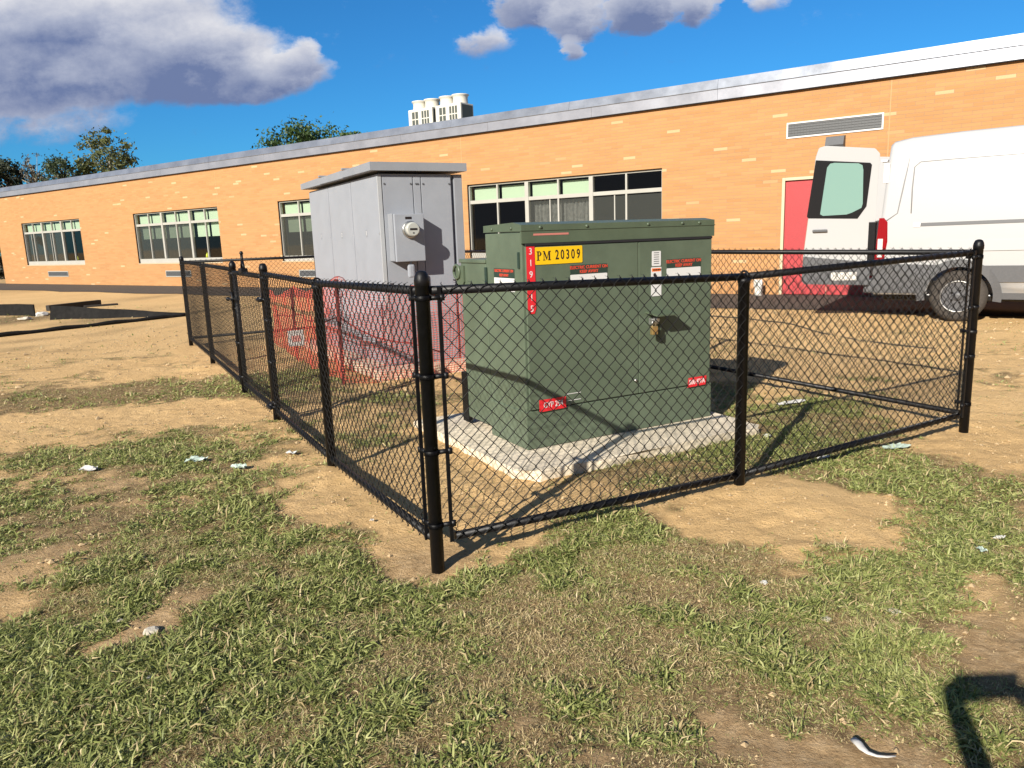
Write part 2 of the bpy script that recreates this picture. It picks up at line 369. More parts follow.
def cover(x, y):
    """grass cover 0..1 on the lot; patchy edges"""
    x = np.asarray(x, float); y = np.asarray(y, float)
    wx = x + (fbm(x, y, 2.2, 4, 1)-.5)*.7; wy = y + (fbm(x, y, 2.2, 4, 9)-.5)*.7
    f = np.where(y < 5.5, .06, -.06)*1.0
    for (cx, cy, a, b, wt) in PW:
        d = ((wx-cx)/(a*1.12))**2 + ((wy-cy)/(b*1.12))**2
        f = f + wt*np.exp(-d*1.1)
    f = np.where(y < 1.25, np.maximum(f, f*.6+.35), f)
    f = f + (fbm(x, y, 3.0, 5, 4)-.5)*1.3 + (fbm(x, y, 13, 3, 14)-.5)*1.1
    return np.clip((f-.0)/.95, .012, 1)*(np.hypot(x, y-4) < 22)
POST_LEFT = [0, 1.6687, 3.2535, 4.6928, 6.8518, FEND_N]; POST_FRONT = [0, 1.8388, FEND_A]
def height(x, y):
    x = np.asarray(x, float); y = np.asarray(y, float)
    near = np.exp(-((x-.5)**2 + (y-4)**2)/120)
    h = (fbm(x, y, .6, 3, 20)-.5)*.05*near + (fbm(x, y, 4, 4, 30)-.5)*.034*near + (fbm(x, y, 11, 4, 33)-.5)*.026*near
    for n in POST_LEFT[1:5]:                     # spoil heaped at the feet of the line posts
        p = FW(-.10, n-.12); h = h + .04*np.exp(-((x-p.x)**2+(y-p.y)**2)/.05)
    p = FW(POST_FRONT[1]+.1, -.25); h = h + .03*np.exp(-((x-p.x)**2+(y-p.y)**2)/.12)
    p = FW(0, 0); h = h - .03*np.exp(-((x-p.x)**2+(y-p.y)**2)/.25)
    return h
def axis(lo, hi, d, far, g=1.22):
    a = list(np.arange(lo, hi+1e-6, d)); s = d
    while a[-1] < far: s *= g; a.append(a[-1]+s)
    s = d
    while a[0] > -far: s *= g; a.insert(0, a[0]-s)
    return np.array(a)
def build_ground():
    xs = axis(-5, 5.5, .03, 900); ys = axis(-.5, 10, .03, 900)
    X, Y = np.meshgrid(xs, ys); x = X.ravel(); y = Y.ravel()
    z = height(x, y); c = cover(x, y)
    far = np.hypot(x, y-5) > 30; c[far] = np.clip(fbm(x[far], y[far], .05, 3, 5), 0, 1)*.6
    nx, ny = len(xs), len(ys)
    me = bpy.data.meshes.new('ground'); n = nx*ny
    me.vertices.add(n); me.vertices.foreach_set('co', np.stack([x, y, z], 1).ravel())
    i = np.arange(n).reshape(ny, nx); q = np.stack([i[:-1, :-1], i[:-1, 1:], i[1:, 1:], i[1:, :-1]], -1).reshape(-1, 4)
    me.loops.add(q.size); me.loops.foreach_set('vertex_index', q.ravel())
    me.polygons.add(len(q)); me.polygons.foreach_set('loop_start', np.arange(0, q.size, 4)); me.polygons.foreach_set('use_smooth', np.ones(len(q), bool))
    at = me.attributes.new('cover', 'FLOAT', 'POINT'); at.data.foreach_set('value', c.astype(np.float32))
    hum = np.clip((3.3+(fbm(x, y, .8, 3, 80)-.5)*1.6-np.hypot((x+.3)*.55, y))/.9, 0, 1)
    for hx, hy, hr in ((40, 540, .8), (90, 500, .7), (200, 520, .5), (135, 640, .5), (180, 600, .4), (420, 560, .3)):
        q_ = G(hx, hy); hum = np.maximum(hum, np.exp(-((x-q_.x)**2+(y-q_.y)**2)/hr**2))
    a2 = me.attributes.new('humus', 'FLOAT', 'POINT'); a2.data.foreach_set('value', hum.astype(np.float32))
    me.update(); me.validate()
    m = bpy.data.materials.new('sandy soil'); m.use_nodes = True; nt = m.node_tree; N = nt.nodes; L = nt.links; b = N['Principled BSDF']
    b.inputs['Roughness'].default_value = .95; b.inputs['Specular IOR Level'].default_value = .15
    tc = N.new('ShaderNodeTexCoord')
    def noise(s, d=6, r=.6, vec=None):
        t = N.new('ShaderNodeTexNoise'); t.inputs['Scale'].default_value = s; t.inputs['Detail'].default_value = d; t.inputs['Roughness'].default_value = r
        L.new(vec or tc.outputs['Object'], t.inputs['Vector']); return t.outputs['Fac']
    def ramp(src, *st):
        r = N.new('ShaderNodeValToRGB'); e = r.color_ramp.elements; e[0].position, e[0].color = st[0][0], (*st[0][1], 1); e[1].position, e[1].color = st[-1][0], (*st[-1][1], 1)
        for p, c_ in st[1:-1]: e.new(p).color = (*c_, 1)
        L.new(src, r.inputs[0]); return r.outputs[0]
    def mix(f, a, b_):
        x_ = N.new('ShaderNodeMix'); x_.data_type = 'RGBA'; L.new(f, x_.inputs[0]); L.new(a, x_.inputs[6]); L.new(b_, x_.inputs[7]); return x_.outputs[2]
    base = ramp(noise(.8, 8, .7), (.3, (.58, .37, .165)), (.5, (.68, .45, .21)), (.7, (.75, .52, .26)))
    fine = ramp(noise(28, 6, .7), (.28, (.38, .235, .10)), (.40, (.62, .405, .18)), (.58, (.72, .485, .23)), (.75, (.84, .60, .32)))
    dirt = N.new('ShaderNodeMix'); dirt.data_type = 'RGBA'; dirt.inputs[0].default_value = .5; L.new(base, dirt.inputs[6]); L.new(fine, dirt.inputs[7])
    thatch = ramp(noise(45, 5, .7), (.3, (.06, .040, .020)), (.5, (.19, .13, .065)), (.7, (.46, .34, .18)))
    at = N.new('ShaderNodeAttribute'); at.attribute_name = 'cover'
    mr = N.new('ShaderNodeMapRange'); mr.inputs['From Min'].default_value = .05; mr.inputs['From Max'].default_value = .6; mr.inputs['To Max'].default_value = .85; L.new(at.outputs['Fac'], mr.inputs[0])
    brown = ramp(noise(22, 6, .75), (.3, (.22, .135, .07)), (.5, (.42, .285, .155)), (.72, (.62, .46, .28)))
    ah = N.new('ShaderNodeAttribute'); ah.attribute_name = 'humus'; hm = N.new('ShaderNodeMath'); hm.operation = 'MULTIPLY'; hm.inputs[1].default_value = .75; L.new(ah.outputs['Fac'], hm.inputs[0])
    soil = mix(hm.outputs[0], dirt.outputs[2], brown)
    c1 = mix(mr.outputs[0], soil, thatch)
    L.new(c1, b.inputs['Base Color'])
    vo = N.new('ShaderNodeTexVoronoi'); vo.inputs['Scale'].default_value = 40; L.new(tc.outputs['Object'], vo.inputs['Vector'])
    b1 = N.new('ShaderNodeBump'); b1.inputs['Strength'].default_value = .8; b1.inputs['Distance'].default_value = .05; L.new(noise(7, 9, .75), b1.inputs['Height'])
    b2 = N.new('ShaderNodeBump'); b2.inputs['Strength'].default_value = .8; b2.inputs['Distance'].default_value = .012; L.new(noise(70, 5, .7), b2.inputs['Height']); L.new(b1.outputs[0], b2.inputs['Normal'])
    L.new(b2.outputs[0], b.inputs['Normal'])
    tag(link_mesh('ground', me, m), kind='structure')
build_ground()

def asphalt():
    m = mat('asphalt', (.070, .056, .044), .9, noise=(14, .3), bump=(60, .5))
    b = MB(); s0, s1 = -60, 60; n = 120; pts = []
    random.seed(5)
    for k in range(n):
        a = s0+(s1-s0)*k/n; c = s0+(s1-s0)*(k+1)/n
        w0 = 3.0+.12*math.sin(a*1.3)+.06*math.sin(a*4.1); w1 = 3.0+.12*math.sin(c*1.3)+.06*math.sin(c*4.1)
        b.quad(BW(a, -.02, .012), BW(a, w0, .010), BW(c, w1, .010), BW(c, -.02, .012))
    bmesh.ops.remove_doubles(b.bm, verts=b.bm.verts, dist=1e-4)
    tag(b.build('asphalt_path', m), kind='structure')
asphalt()

# ------------------------------------------------------------------ grass
def build_grass():
    def sample(n, x0, x1, y0, y1, gain, keep_in_view=True):
        x = rng.uniform(x0, x1, n); y = rng.uniform(y0, y1, n); c = cover(x, y)
        k = rng.random(n) < c*gain
        d = np.stack([x-FC.x, y-FC.y], 1); a = d@np.array([fu.x, fu.y]); nn = d@np.array([fn.x, fn.y])
        k &= ~((a > .9) & (a < 3.0) & (nn > .74) & (nn < 3.0)) & ~((a > 1.35) & (a < 2.7) & (nn > 4.5) & (nn < 7.6))
        return x[k], y[k], c[k]
    parts = [(sample(1150000, -2.9, 3.1, 1.2, 3.6, .97), .62), (sample(620000, -5, 5.5, 3.6, 6.2, .9), .8), (sample(230000, -7, 7, 6.2, 10.5, .85), 1.2), (sample(60000, -16, -5, 9, 20, .6), 2.4)]
    V = []; TINT = []; Fq = []; Ft = []; off = 0
    tx, ty, tc_ = sample(15000, -2.9, 3.1, 1.2, 3.8, .9); t2 = sample(12000, -5, 5.5, 3.8, 7.0, .8)
    tx, ty, tc_ = (np.concatenate([a_, b_]) for a_, b_ in zip((tx, ty, tc_), t2))
    kg = (.5*fbm(tx, ty, 1.3, 4, 60)+.5*fbm(tx, ty, 7, 3, 66)+rng.normal(0, .05, len(tx))) > .50; tx, ty, tc_ = tx[kg], ty[kg], tc_[kg]
    nb = 9; parts.append(((np.repeat(tx, nb)+rng.normal(0, .006, len(tx)*nb), np.repeat(ty, nb)+rng.normal(0, .006, len(tx)*nb), np.repeat(tc_, nb)), -1.0))
    for (x, y, c), sc in parts:
        rosette = sc < 0; sc = abs(sc)
        n = len(x)
        clump = fbm(x, y, 6, 3, 50); green = .5*fbm(x, y, 1.3, 4, 60)+.5*fbm(x, y, 7, 3, 66); green = .5+(green-.5)*1.25
        for gx, gy, gr in ((640, 465, .5), (765, 440, .45), (620, 525, .4), (950, 505, .8), (230, 388, .8), (300, 378, .7), (860, 640, .35), (200, 620, .5)):
            q_ = G(gx, gy); green = green + .11*np.exp(-((x-q_.x)**2+(y-q_.y)**2)/gr**2)
        z = height(x, y)
        L = rng.gamma(2.6, .0125, n)*sc**.5*(.4+.9*clump)*(.5+.8*c)*(.7+.7*(green > .52)); L = np.clip(L*.82, .010, .085)
        wd = rng.uniform(.0014, .0042, n)*sc*(.75+.6*(green > .5))
        if rosette:
            L = rng.uniform(.016, .046, n)*(.6+.5*c); wd = rng.uniform(.0020, .0042, n)
        az = rng.uniform(0, 2*np.pi, n); tilt = np.clip(rng.normal(1.20, .32, n), .0, 1.54)    # mown, lying low
        dx, dy = np.cos(az), np.sin(az)
        bend = rng.uniform(.0, .9, n)
        px, py = -dy, dx
        p0 = np.stack([x, y, z-.004], 1)
        t1 = tilt-bend*.5; t2 = tilt+bend*.8
        m1 = p0 + (np.stack([np.sin(t1)*dx, np.sin(t1)*dy, np.cos(t1)], 1))*(L*.5)[:, None]
        m2 = m1 + (np.stack([np.sin(t2)*dx, np.sin(t2)*dy, np.cos(t2)], 1))*(L*.5)[:, None]
        m2[:, 2] = np.maximum(m2[:, 2], z+.003)
        roll = rng.normal(0, .5, n)
        P = np.stack([px*np.cos(roll), py*np.cos(roll), np.sin(roll)], 1)*wd[:, None]
        v = np.stack([p0-P*.7, p0+P*.7, m1+P, m1-P, m2], 1).reshape(-1, 3); V.append(v)
        b = off+np.arange(n)*5; off += 5*n
        Fq.append(np.stack([b, b+1, b+2, b+3], 1)); Ft.append(np.stack([b+3, b+2, b+4], 1))
        dry = rng.random(n) < np.clip(.42 - 2.2*(green-.5) - .25*(c-.5), .10, .85)*(.35 if rosette else 1)
        tint = np.where(dry, rng.uniform(.62, 1, n), np.clip(rng.normal(.26, .15, n)+(clump-.5)*.25, 0, .5))
        TINT.append(np.repeat(tint, 5))
    V = np.concatenate(V); Fq = np.concatenate(Fq); Ft = np.concatenate(Ft); TINT = np.concatenate(TINT)
    me = bpy.data.meshes.new('grass'); me.vertices.add(len(V)); me.vertices.foreach_set('co', V.ravel())
    li = np.concatenate([Fq.ravel(), Ft.ravel()]); me.loops.add(len(li)); me.loops.foreach_set('vertex_index', li)
    nq, ntr = len(Fq), len(Ft); me.polygons.add(nq+ntr)
    me.polygons.foreach_set('loop_start', np.concatenate([np.arange(nq)*4, nq*4+np.arange(ntr)*3]))
    at = me.attributes.new('tint', 'FLOAT', 'POINT'); at.data.foreach_set('value', TINT.astype(np.float32))
    me.update(); me.validate()
    m = bpy.data.materials.new('grass blades'); m.use_nodes = True; nt = m.node_tree; N = nt.nodes; L_ = nt.links; b = N['Principled BSDF']; out = N['Material Output']
    at = N.new('ShaderNodeAttribute'); at.attribute_name = 'tint'
    r = N.new('ShaderNodeValToRGB'); e = r.color_ramp.elements
    e[0].position = 0; e[0].color = (.125, .16, .040, 1); e[1].position = 1; e[1].color = (.64, .52, .30, 1)
    e.new(.25).color = (.28, .31, .095, 1); e.new(.48).color = (.42, .43, .17, 1); e.new(.62).color = (.33, .25, .12, 1); e.new(.8).color = (.47, .37, .19, 1)
    L_.new(at.outputs['Fac'], r.inputs[0]); L_.new(r.outputs[0], b.inputs['Base Color']); b.inputs['Roughness'].default_value = .5; b.inputs['Specular IOR Level'].default_value = .35
    tr = N.new('ShaderNodeBsdfTranslucent'); L_.new(r.outputs[0], tr.inputs[0]); mx = N.new('ShaderNodeMixShader'); mx.inputs[0].default_value = .3
    L_.new(b.outputs[0], mx.inputs[1]); L_.new(tr.outputs[0], mx.inputs[2]); L_.new(mx.outputs[0], out.inputs[0])
    o = link_mesh('grass', me, m); tag(o, 'patchy short grass mixed with dry straw over the sandy lot', 'grass', kind='stuff')
    print('grass blades', nq)
build_grass()

def build_pebbles():
    n = 16000
    x = np.concatenate([rng.uniform(-4, 5, n//2), rng.uniform(-8, 8, n//2)]); y = np.concatenate([rng.uniform(1.2, 6, n//2), rng.uniform(5, 14, n//2)])
    c = cover(x, y); k = rng.random(n) > c*.9; x, y = x[k], y[k]; z = height(x, y); n = len(x)
    base = np.array([[1, 0, 0], [-1, 0, 0], [0, 1, 0], [0, -1, 0], [0, 0, .7], [0, 0, -.7]], float)
    fs = np.array([[0, 2, 4], [2, 1, 4], [1, 3, 4], [3, 0, 4], [2, 0, 5], [1, 2, 5], [3, 1, 5], [0, 3, 5]])
    r = rng.gamma(1.3, .0028, n)+.0018; r = r*(1+(y > 6)*.8)
    V = base[None]*r[:, None, None]*rng.uniform(.6, 1.3, (n, 6, 1)) ; V = V + np.stack([x, y, z+r*.15], 1)[:, None]
    F = (np.arange(n)[:, None, None]*6+fs[None]).reshape(-1, 3)
    me = bpy.data.meshes.new('pebbles'); me.from_pydata(V.reshape(-1, 3).tolist(), [], F.tolist()); me.update()
    tag(link_mesh('pebbles', me, mat('pebble', (.40, .29, .16), .9, noise=(3, .55))), 'small pebbles and dirt clods scattered over the bare sandy soil', 'pebbles', kind='stuff')
build_pebbles()

# ------------------------------------------------------------------ building
B = empty('school_building', BD, DW, 'long single storey orange brick building with pale bricks and grey metal fascia', 'building')
S0, S1, HT = -30.62, 26.0, 4.17
WZ0, WZ1 = .885, 2.83
WINS = [(-27.95, -22.44), (-18.12, -12.52), (-9.20, -3.65), (-1.255, 4.38), ]
DOOR = (7.06, 8.94, 2.42)
LOUV = (7.12, 8.93, 3.19, 3.50)
def wall():
    b = MB(); t = .3
    ops = sorted([(a, c, WZ0, WZ1) for a, c in WINS] + [(DOOR[0], DOOR[1], 0, DOOR[2])])
    x = S0
    for (a, c, z0, z1) in ops:
        b.box((x, 0, 0), (a, t, HT))
        if z0 > 0: b.box((a, 0, 0), (c, t, z0))
        b.box((a, 0, z1), (c, t, HT)); x = c
    b.box((x, 0, 0), (S1, t, HT))
    b.box((S0, t, 0), (S0+.3, 16, HT)); b.box((S1-.3, t, 0), (S1, 16, HT)); b.box((S0, 16, 0), (S1, 16.3, HT))
    return b.build('brick_wall', T.brick, B)
wall()
# rooms behind the windows
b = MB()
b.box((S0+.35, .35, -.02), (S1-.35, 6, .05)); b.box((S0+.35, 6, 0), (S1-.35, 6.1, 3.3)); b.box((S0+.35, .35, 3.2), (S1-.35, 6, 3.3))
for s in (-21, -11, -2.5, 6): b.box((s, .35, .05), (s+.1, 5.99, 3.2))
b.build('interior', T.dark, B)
for s in (-12.46, -1.40, 9.03, 15.6):
    b = MB(); b.box((s-.008, -.003, .02), (s+.008, .002, HT-.02)); b.build('expansion_joint', T.joint, B)
# roof and fascia
b = MB(); b.box((S0-.25, .26, HT+.06), (S1+.25, 16.5, HT+.33)); b.build('roof', T.roofm, B)
def fascia():
    lo = [(-.02, HT-.05), (-.085, HT-.05), (-.085, HT+.165), (-.02, HT+.165)]
    up = [(-.02, HT+.167), (-.095, HT+.167), (-.100, HT+.178), (-.045, HT+.375), (.25, HT+.385), (.25, HT+.2)]
    for prof, nm, m_, seg in ((lo, 'fascia', T.fascia, 3.05), (up, 'roof_edge', T.edge, 3.66)):
        b = MB(); x = S0-.3
        while x < S1+.3:
            e = min(x+seg-.005, S1+.3); b.prism([(p[0], p[1]) for p in prof], x, e, plane='yz'); x += seg
        b.build(nm, m_, B)
fascia()
b = MB(); b.box((S0-.28, -.07, HT-.066), (S1+.28, -.004, HT-.052)); b.build('soffit_trim', T.gasket, B)

def window(a, c, units):
    yf = .07
    f = MB(); bw_ = .055
    f.box((a, yf, WZ0), (c, yf+.10, WZ0+.17), .006)                     # deep sill pan
    f.box((a, yf, WZ1-.05), (c, yf+.10, WZ1), .004)
    n = len(units); uw = (c-a)/n; ZT = 2.37
    for k in range(n+1):
        x = a+k*uw; w_ = .055 if 0 < k < n else .035
        xa, xb = (max(x-w_, a), min(x+w_, c))
        f.box((xa, yf-.012, WZ0+.1701), (xb, yf+.09, WZ1-.0501), .004)
    f.box((a+.036, yf+.002, ZT-.05), (c-.036, yf+.088, ZT+.04), .003)
    for k in range(n):
        xm = a+(k+.5)*uw; f.box((xm-.022, yf+.004, WZ0+.1701), (xm+.022, yf+.07, ZT-.0501)); f.box((xm-.022, yf+.004, ZT+.0401), (xm+.022, yf+.07, WZ1-.0501))
        if units[k][1] in ('screen', 'curtain'):                      # slider stiles
            for xs in (a+k*uw+uw*.33, ) if k % 2 == 0 else (a+k*uw+uw*.36,): f.box((xs-.014, yf+.03, WZ0+.1702), (xs+.014, yf+.06, ZT-.0502))
    fr = f.build('window', T.alu, B)
    s_ = MB(); s_.box((a-.012, -.012, WZ0-.03), (c+.012, yf+.1, WZ0-.002), .004); s_.build('sill', T.cream, fr)
    cl = MB(); cl.box((a, .03, WZ1-.012), (c, yf-.013, WZ1-.001)); cl.box((a+.001, .02, WZ0+.001), (a+.012, yf-.013, WZ1-.013)); cl.build('caulk', T.gasket, fr)
    g = MB(); g.quad((a+.03, yf+.05, WZ0+.16), (c-.03, yf+.05, WZ0+.16), (c-.03, yf+.05, WZ1-.04), (a+.03, yf+.05, WZ1-.04)); g.build('pane', T.glass, fr)
    for k, (up, lo) in enumerate(units):
        x0 = a+k*uw+.05; x1 = a+(k+1)*uw-.05; xm = (x0+x1)/2
        if up == 'blind':
            q = MB()
            for (p, r) in ((x0+.03, xm-.04), (xm+.05, x1-.02)): q.box((p, yf+.16, ZT-.04), (r, yf+.17, WZ1-.09), .002)
            q.build('blind', T.blind, fr)
        if lo.startswith('blind'):
            q = MB()
            for (p, r) in ((x0+.09, xm-.04), (xm+.09, x1-.02)): q.box((p, yf+.185, 1.82), (r, yf+.195, ZT-.03), .002)
            q.build('blind', T.blind, fr)
        if lo in ('screen', 'blind_screen', 'curtain'):
            q = MB(); q.quad((x0, yf+.065, WZ0+.17), (x1, yf+.065, WZ0+.17), (x1, yf+.065, ZT-.05), (x0, yf+.065, ZT-.05)); q.build('insect_screen', T.screen, fr)
        if lo == 'curtain':
            q = MB(); pts = [(x0+.03+(x1-x0-.06)*i/60, yf+.24+.03*math.sin(i*1.7)+.01*math.sin(i*5.1)) for i in range(61)]
            for i in range(60): q.quad((*pts[i], 1.5), (*pts[i+1], 1.5), (*pts[i+1], ZT-.05), (*pts[i], ZT-.05))
            q.build('curtain', mat('grey curtain', (.38, .36, .36), .8, noise=(14, .5)), fr)
    return fr
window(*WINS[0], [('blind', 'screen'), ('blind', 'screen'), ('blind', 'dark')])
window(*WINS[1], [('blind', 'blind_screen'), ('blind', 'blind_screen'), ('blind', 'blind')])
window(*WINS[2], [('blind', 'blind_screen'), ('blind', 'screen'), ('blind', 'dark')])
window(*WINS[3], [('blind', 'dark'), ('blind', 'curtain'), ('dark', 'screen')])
# small yellow and pale things left on the inner sills
for (s, z) in ((WINS[0][0]+4.3, 1.12), (WINS[1][0]+4.25, 1.12)):
    b = MB(); b.lathe((s, .3, z-.07), [(.05, 0), (.06, .01), (.05, .12), (.02, .15), (.02, .18)], 10)
    tag(b.build('spray_bottle', mat('yellow plastic', (.6, .62, .05), .4)), 'small yellow bottle on the sill of the %s window' % ('leftmost' if s < -20 else 'second from left'), 'bottle')
    bpy.data.objects[-1] if False else None
for o in [o for o in COL.objects if o.name.startswith('spray_bottle')]:
    o.matrix_world = Matrix.Translation(BD) @ Matrix.Rotation(DW, 4, 'Z')
def louvre(s0, s1, z0, z1, frame_mat, nm='louvre', step=.05):
    b = MB(); t = .03
    b.box((s0, -.02, z0), (s1, -.002, z0+t), .003); b.box((s0, -.02, z1-t), (s1, -.002, z1), .003); b.box((s0, -.02, z0+t), (s0+t, -.002, z1-t)); b.box((s1-t, -.02, z0+t), (s1, -.002, z1-t))
    fr = b.build(nm, frame_mat, B)
    q = MB(); q.box((s0+t, -.006, z0+t), (s1-t, -.003, z1-t))
    z = z0+t+step/2
    while z < z1-t: q.box((s0+t, -.016, z-.006), (s1-t, -.007, z+.004)); z += step
    x = s0+t+.06
    while x < s1-t: q.box((x-.003, -.018, z0+t), (x+.003, -.0165, z1-t)); x += .06
    q.build('slat', T.louvre, fr)
louvre(*LOUV, T.white)
for (a, c) in ((-25.95, -24.05), (-16.25, -14.55), (-8.4, -6.8)): louvre(a, c, .36, .60, T.alu)
# red double door
b = MB(); a, c, z = DOOR
b.box((a, .0, 0), (a+.06, .12, z), .004); b.box((c-.06, .0, 0), (c, .12, z), .004); b.box((a+.061, .0, z-.06), (c-.061, .12, z), .004)
b.build('door_frame', T.cream, B)
xm = (a+c)/2
for k, (p, q) in enumerate(((a+.064, xm-.006), (xm+.006, c-.064))):
    b = MB(); b.box((p, .05, .02), (q, .095, z-.065), .004); d = b.build('door', T.door, B)
    hx = q-.08 if k == 0 else p+.08
    b = MB(); b.tube([(hx, .05, 1.0), (hx, .0, 1.0), (hx, .0, 1.15), (hx, .05, 1.15)], .009, 8); b.build('handle', T.steel, d)
b = MB(); b.box((xm-.005, .07, .02), (xm+.005, .08, z-.07)); b.build('door_seal', T.cream, B)
b = MB(); b.prism([(-.005, 2.92), (-.17, 2.92), (-.20, 2.97), (-.13, 3.13), (-.005, 3.15)], 7.92, 8.26, plane='yz'); wl_ = b.build('wall_lamp', T.vangrey, B)
b = MB(); b.box((7.95, -.16, 2.912), (8.23, -.03, 2.919)); b.build('lens', T.white, wl_)

# rooftop condensers
def condenser(px, label, first=None):
    base = px
    o = empty('condenser_unit', base, DW, label, 'air conditioner', 'rooftop condenser units')
    if first:
        for ch in first.children:
            c = ch.copy(); COL.objects.link(c); c.parent = o
            for g in ch.children: d = g.copy(); COL.objects.link(d); d.parent = c
        return o
    w_, d_, h_ = 1.22, .78, 1.42
    b = MB(); b.box((0, 0, .0), (w_, d_, h_), .02); cab = b.build('cabinet', T.ac, o)
    for (x0, x1, cols) in ((.17, .52, 2), (.66, 1.07, 3)):
        g = MB(); rows = 4
        for i in range(cols):
            for j in range(rows):
                cw = (x1-x0)/cols; ch_ = 1.18/rows
                g.box((x0+i*cw+.02, -.006, .16+j*ch_+.02), (x0+(i+1)*cw-.02, .01, .16+(j+1)*ch_-.02))
        g.build('grille', T.grille, o)
    g = MB(); g.box((w_-.01, .08, .15), (w_+.006, d_-.06, h_-.06)); g.build('grille', T.grille, o)
    g = MB(); g.box((-.006, .08, .15), (.01, d_-.06, h_-.06)); g.build('grille', T.grille, o)
    for cx in (.30, .92):
        f = MB(); f.lathe((cx, d_/2, h_), [(.30, -.02), (.285, .02), (.275, .2), (.29, .27), (.33, .30), (.33, .33), (.27, .33), (.25, .1)], 28); sh = f.build('fan_shroud', T.ac, o)
        f = MB(); f.lathe((cx, d_/2, h_), [(.24, .22), (.24, .235), (.03, .245)], 20); f.build('fan_guard', T.grille, sh)
    for sx in (0, w_): g = MB(); g.box((sx-.05, .05, -.75), (sx+.05, d_-.05, -.001)); g.build('stand', T.steel, o)
    return o
pr = GD(461, 118, 29.4); zr = 4.95
cu1 = condenser((pr.x-bw.x*1.22, pr.y-bw.y*1.22, zr), 'right hand ivory rooftop condenser with two round fan shrouds')
cu2 = condenser((pr.x-bw.x*2.60, pr.y-bw.y*2.60, zr), 'left hand ivory rooftop condenser with two round fan shrouds', cu1)

# ------------------------------------------------------------------ chain link fence
DZ = {('f', 0): .012, ('f', 1): -.030, ('f', 2): .012, ('l', 0): .012, ('l', 1): -.015, ('l', 2): .0, ('l', 3): .005, ('l', 4): .02, ('l', 5): .025}
RT, RB, DIA = 1.20, .10, .0715
fence = empty('chain_link_fence', FC, TH, 'black vinyl chain link fence enclosing the green and grey electrical cabinets', 'fence')
def wire_mesh(name, p0, p1, d0, d1, out, parent, z0=.075, z1=1.226, r=.0018):
    """diamond mesh between two points of the fence frame; out = unit vector to the side it hangs on"""
    p0 = np.array(p0, float); p1 = np.array(p1, float); L = np.linalg.norm(p1-p0); dx = (p1-p0)/L; out = np.array(out, float)
    h = DIA/2; nw = int(L/h); nj = int((z1-z0)/h)+1
    k = np.arange(nw)[:, None]; j = np.arange(nj)[None]
    par = (k+j) % 2
    xx = k*h + par*h*1.0; zz = z1 - j*h + 0*k; yy = np.where(par == 1, .0035, -.0035)
    jx = rng.normal(0, .0012, xx.shape); jz = rng.normal(0, .0008, xx.shape)
    sag = .006*np.sin(xx*3.1)*np.sin(zz*4)
    xx = np.clip(xx+jx, 0, L); zz = zz + jz + d0+(d1-d0)*xx/L; yy = yy + sag
    P = np.array([p0[0], p0[1], 0.])[None, None] + xx[..., None]*np.array([dx[0], dx[1], 0]) + yy[..., None]*np.array([out[0], out[1], 0]); P[..., 2] = zz
    A = P[:, :-1].reshape(-1, 3); Bp = P[:, 1:].reshape(-1, 3)
    t = Bp-A; t /= np.linalg.norm(t, axis=1)[:, None]; A = A - t*.0012; Bp = Bp + t*.0012
    a = np.cross(t, np.array([out[0], out[1], 0.])[None]); a /= np.linalg.norm(a, axis=1)[:, None]; b = np.cross(t, a)
    V = []
    for C_ in (A, Bp):
        for q in range(4):
            an = math.pi/4+q*math.pi/2; V.append(C_ + (a*math.cos(an)+b*math.sin(an))*r*1.15)
    V = np.stack(V, 1); n = len(A)
    base = np.arange(n)[:, None, None]*8; f = np.array([[0, 1, 5, 4], [1, 2, 6, 5], [2, 3, 7, 6], [3, 0, 4, 7]])[None]
    F = (base+f).reshape(-1, 4)
    # knuckles along the top
    V2 = []; F2 = []; vb = n*8
    for kk in range(0, nw):
        if True:
            top = P[kk, 0]; s = -1 if kk % 2 else 1
            q0 = top; q1 = top + np.array([dx[0]*.010*s - out[0]*.016, dx[1]*.010*s - out[1]*.016, .007])
            for C_ in (q0, q1):
                for an in (0, 2.1, 4.2): V2.append(C_ + np.array([dx[0]*math.cos(an), dx[1]*math.cos(an), 0])*r + np.array([out[0], out[1], 0])*math.sin(an)*r)
            b_ = vb+len(V2)-6
            F2 += [[b_, b_+1, b_+4, b_+3], [b_+1, b_+2, b_+5, b_+4], [b_+2, b_, b_+3, b_+5]]
    VV = np.concatenate([V.reshape(-1, 3), np.array(V2)]); FF = F.tolist()+F2
    me = bpy.data.meshes.new(name); me.from_pydata(VV.tolist(), [], FF); me.polygons.foreach_set('use_smooth', np.ones(len(me.polygons), bool)); me.update()
    return link_mesh(name, me, T.wire, parent)
def terminal_post(x, y, dz, g=-.15, r=.0300, top=1.235, nm='terminal_post', parent=None):
    b = MB(); z = top+dz
    b.lathe((x, y, 0), [(r, g), (r, z-.015), (r+.0025, z-.014), (r+.003, z+.010), (r, z+.026), (r*.75, z+.043), (r*.35, z+.049), (.004, z+.05)], 22)
    return b.build(nm, T.black, parent or fence)
def line_post(x, y, dz, g=-.15, r=.0285, dirv=(1, 0)):
    b = MB(); z = RT+dz
    b.lathe((x, y, 0), [(r, g), (r, z-.035), (r+.004, z-.034), (r+.004, z-.012), (r*.9, z-.008), (r*.7, z)], 18)
    d = Vector((dirv[0], dirv[1], 0))
    pts = [Vector((x, y, z)) + Vector((-d.y, d.x, 0))*(math.cos(a)*.027) + Vector((0, 0, math.sin(a)*.030)) for a in [math.pi*k/8*1.0 for k in range(9)]]
    b.tube(pts, .006, 6)
    return b.build('line_post', T.black, fence)
def rail(p, q, r, nm='rail', parent=None):
    b = MB(); b.tube([p, q], r, 12); return b.build(nm, T.black, parent or fence)
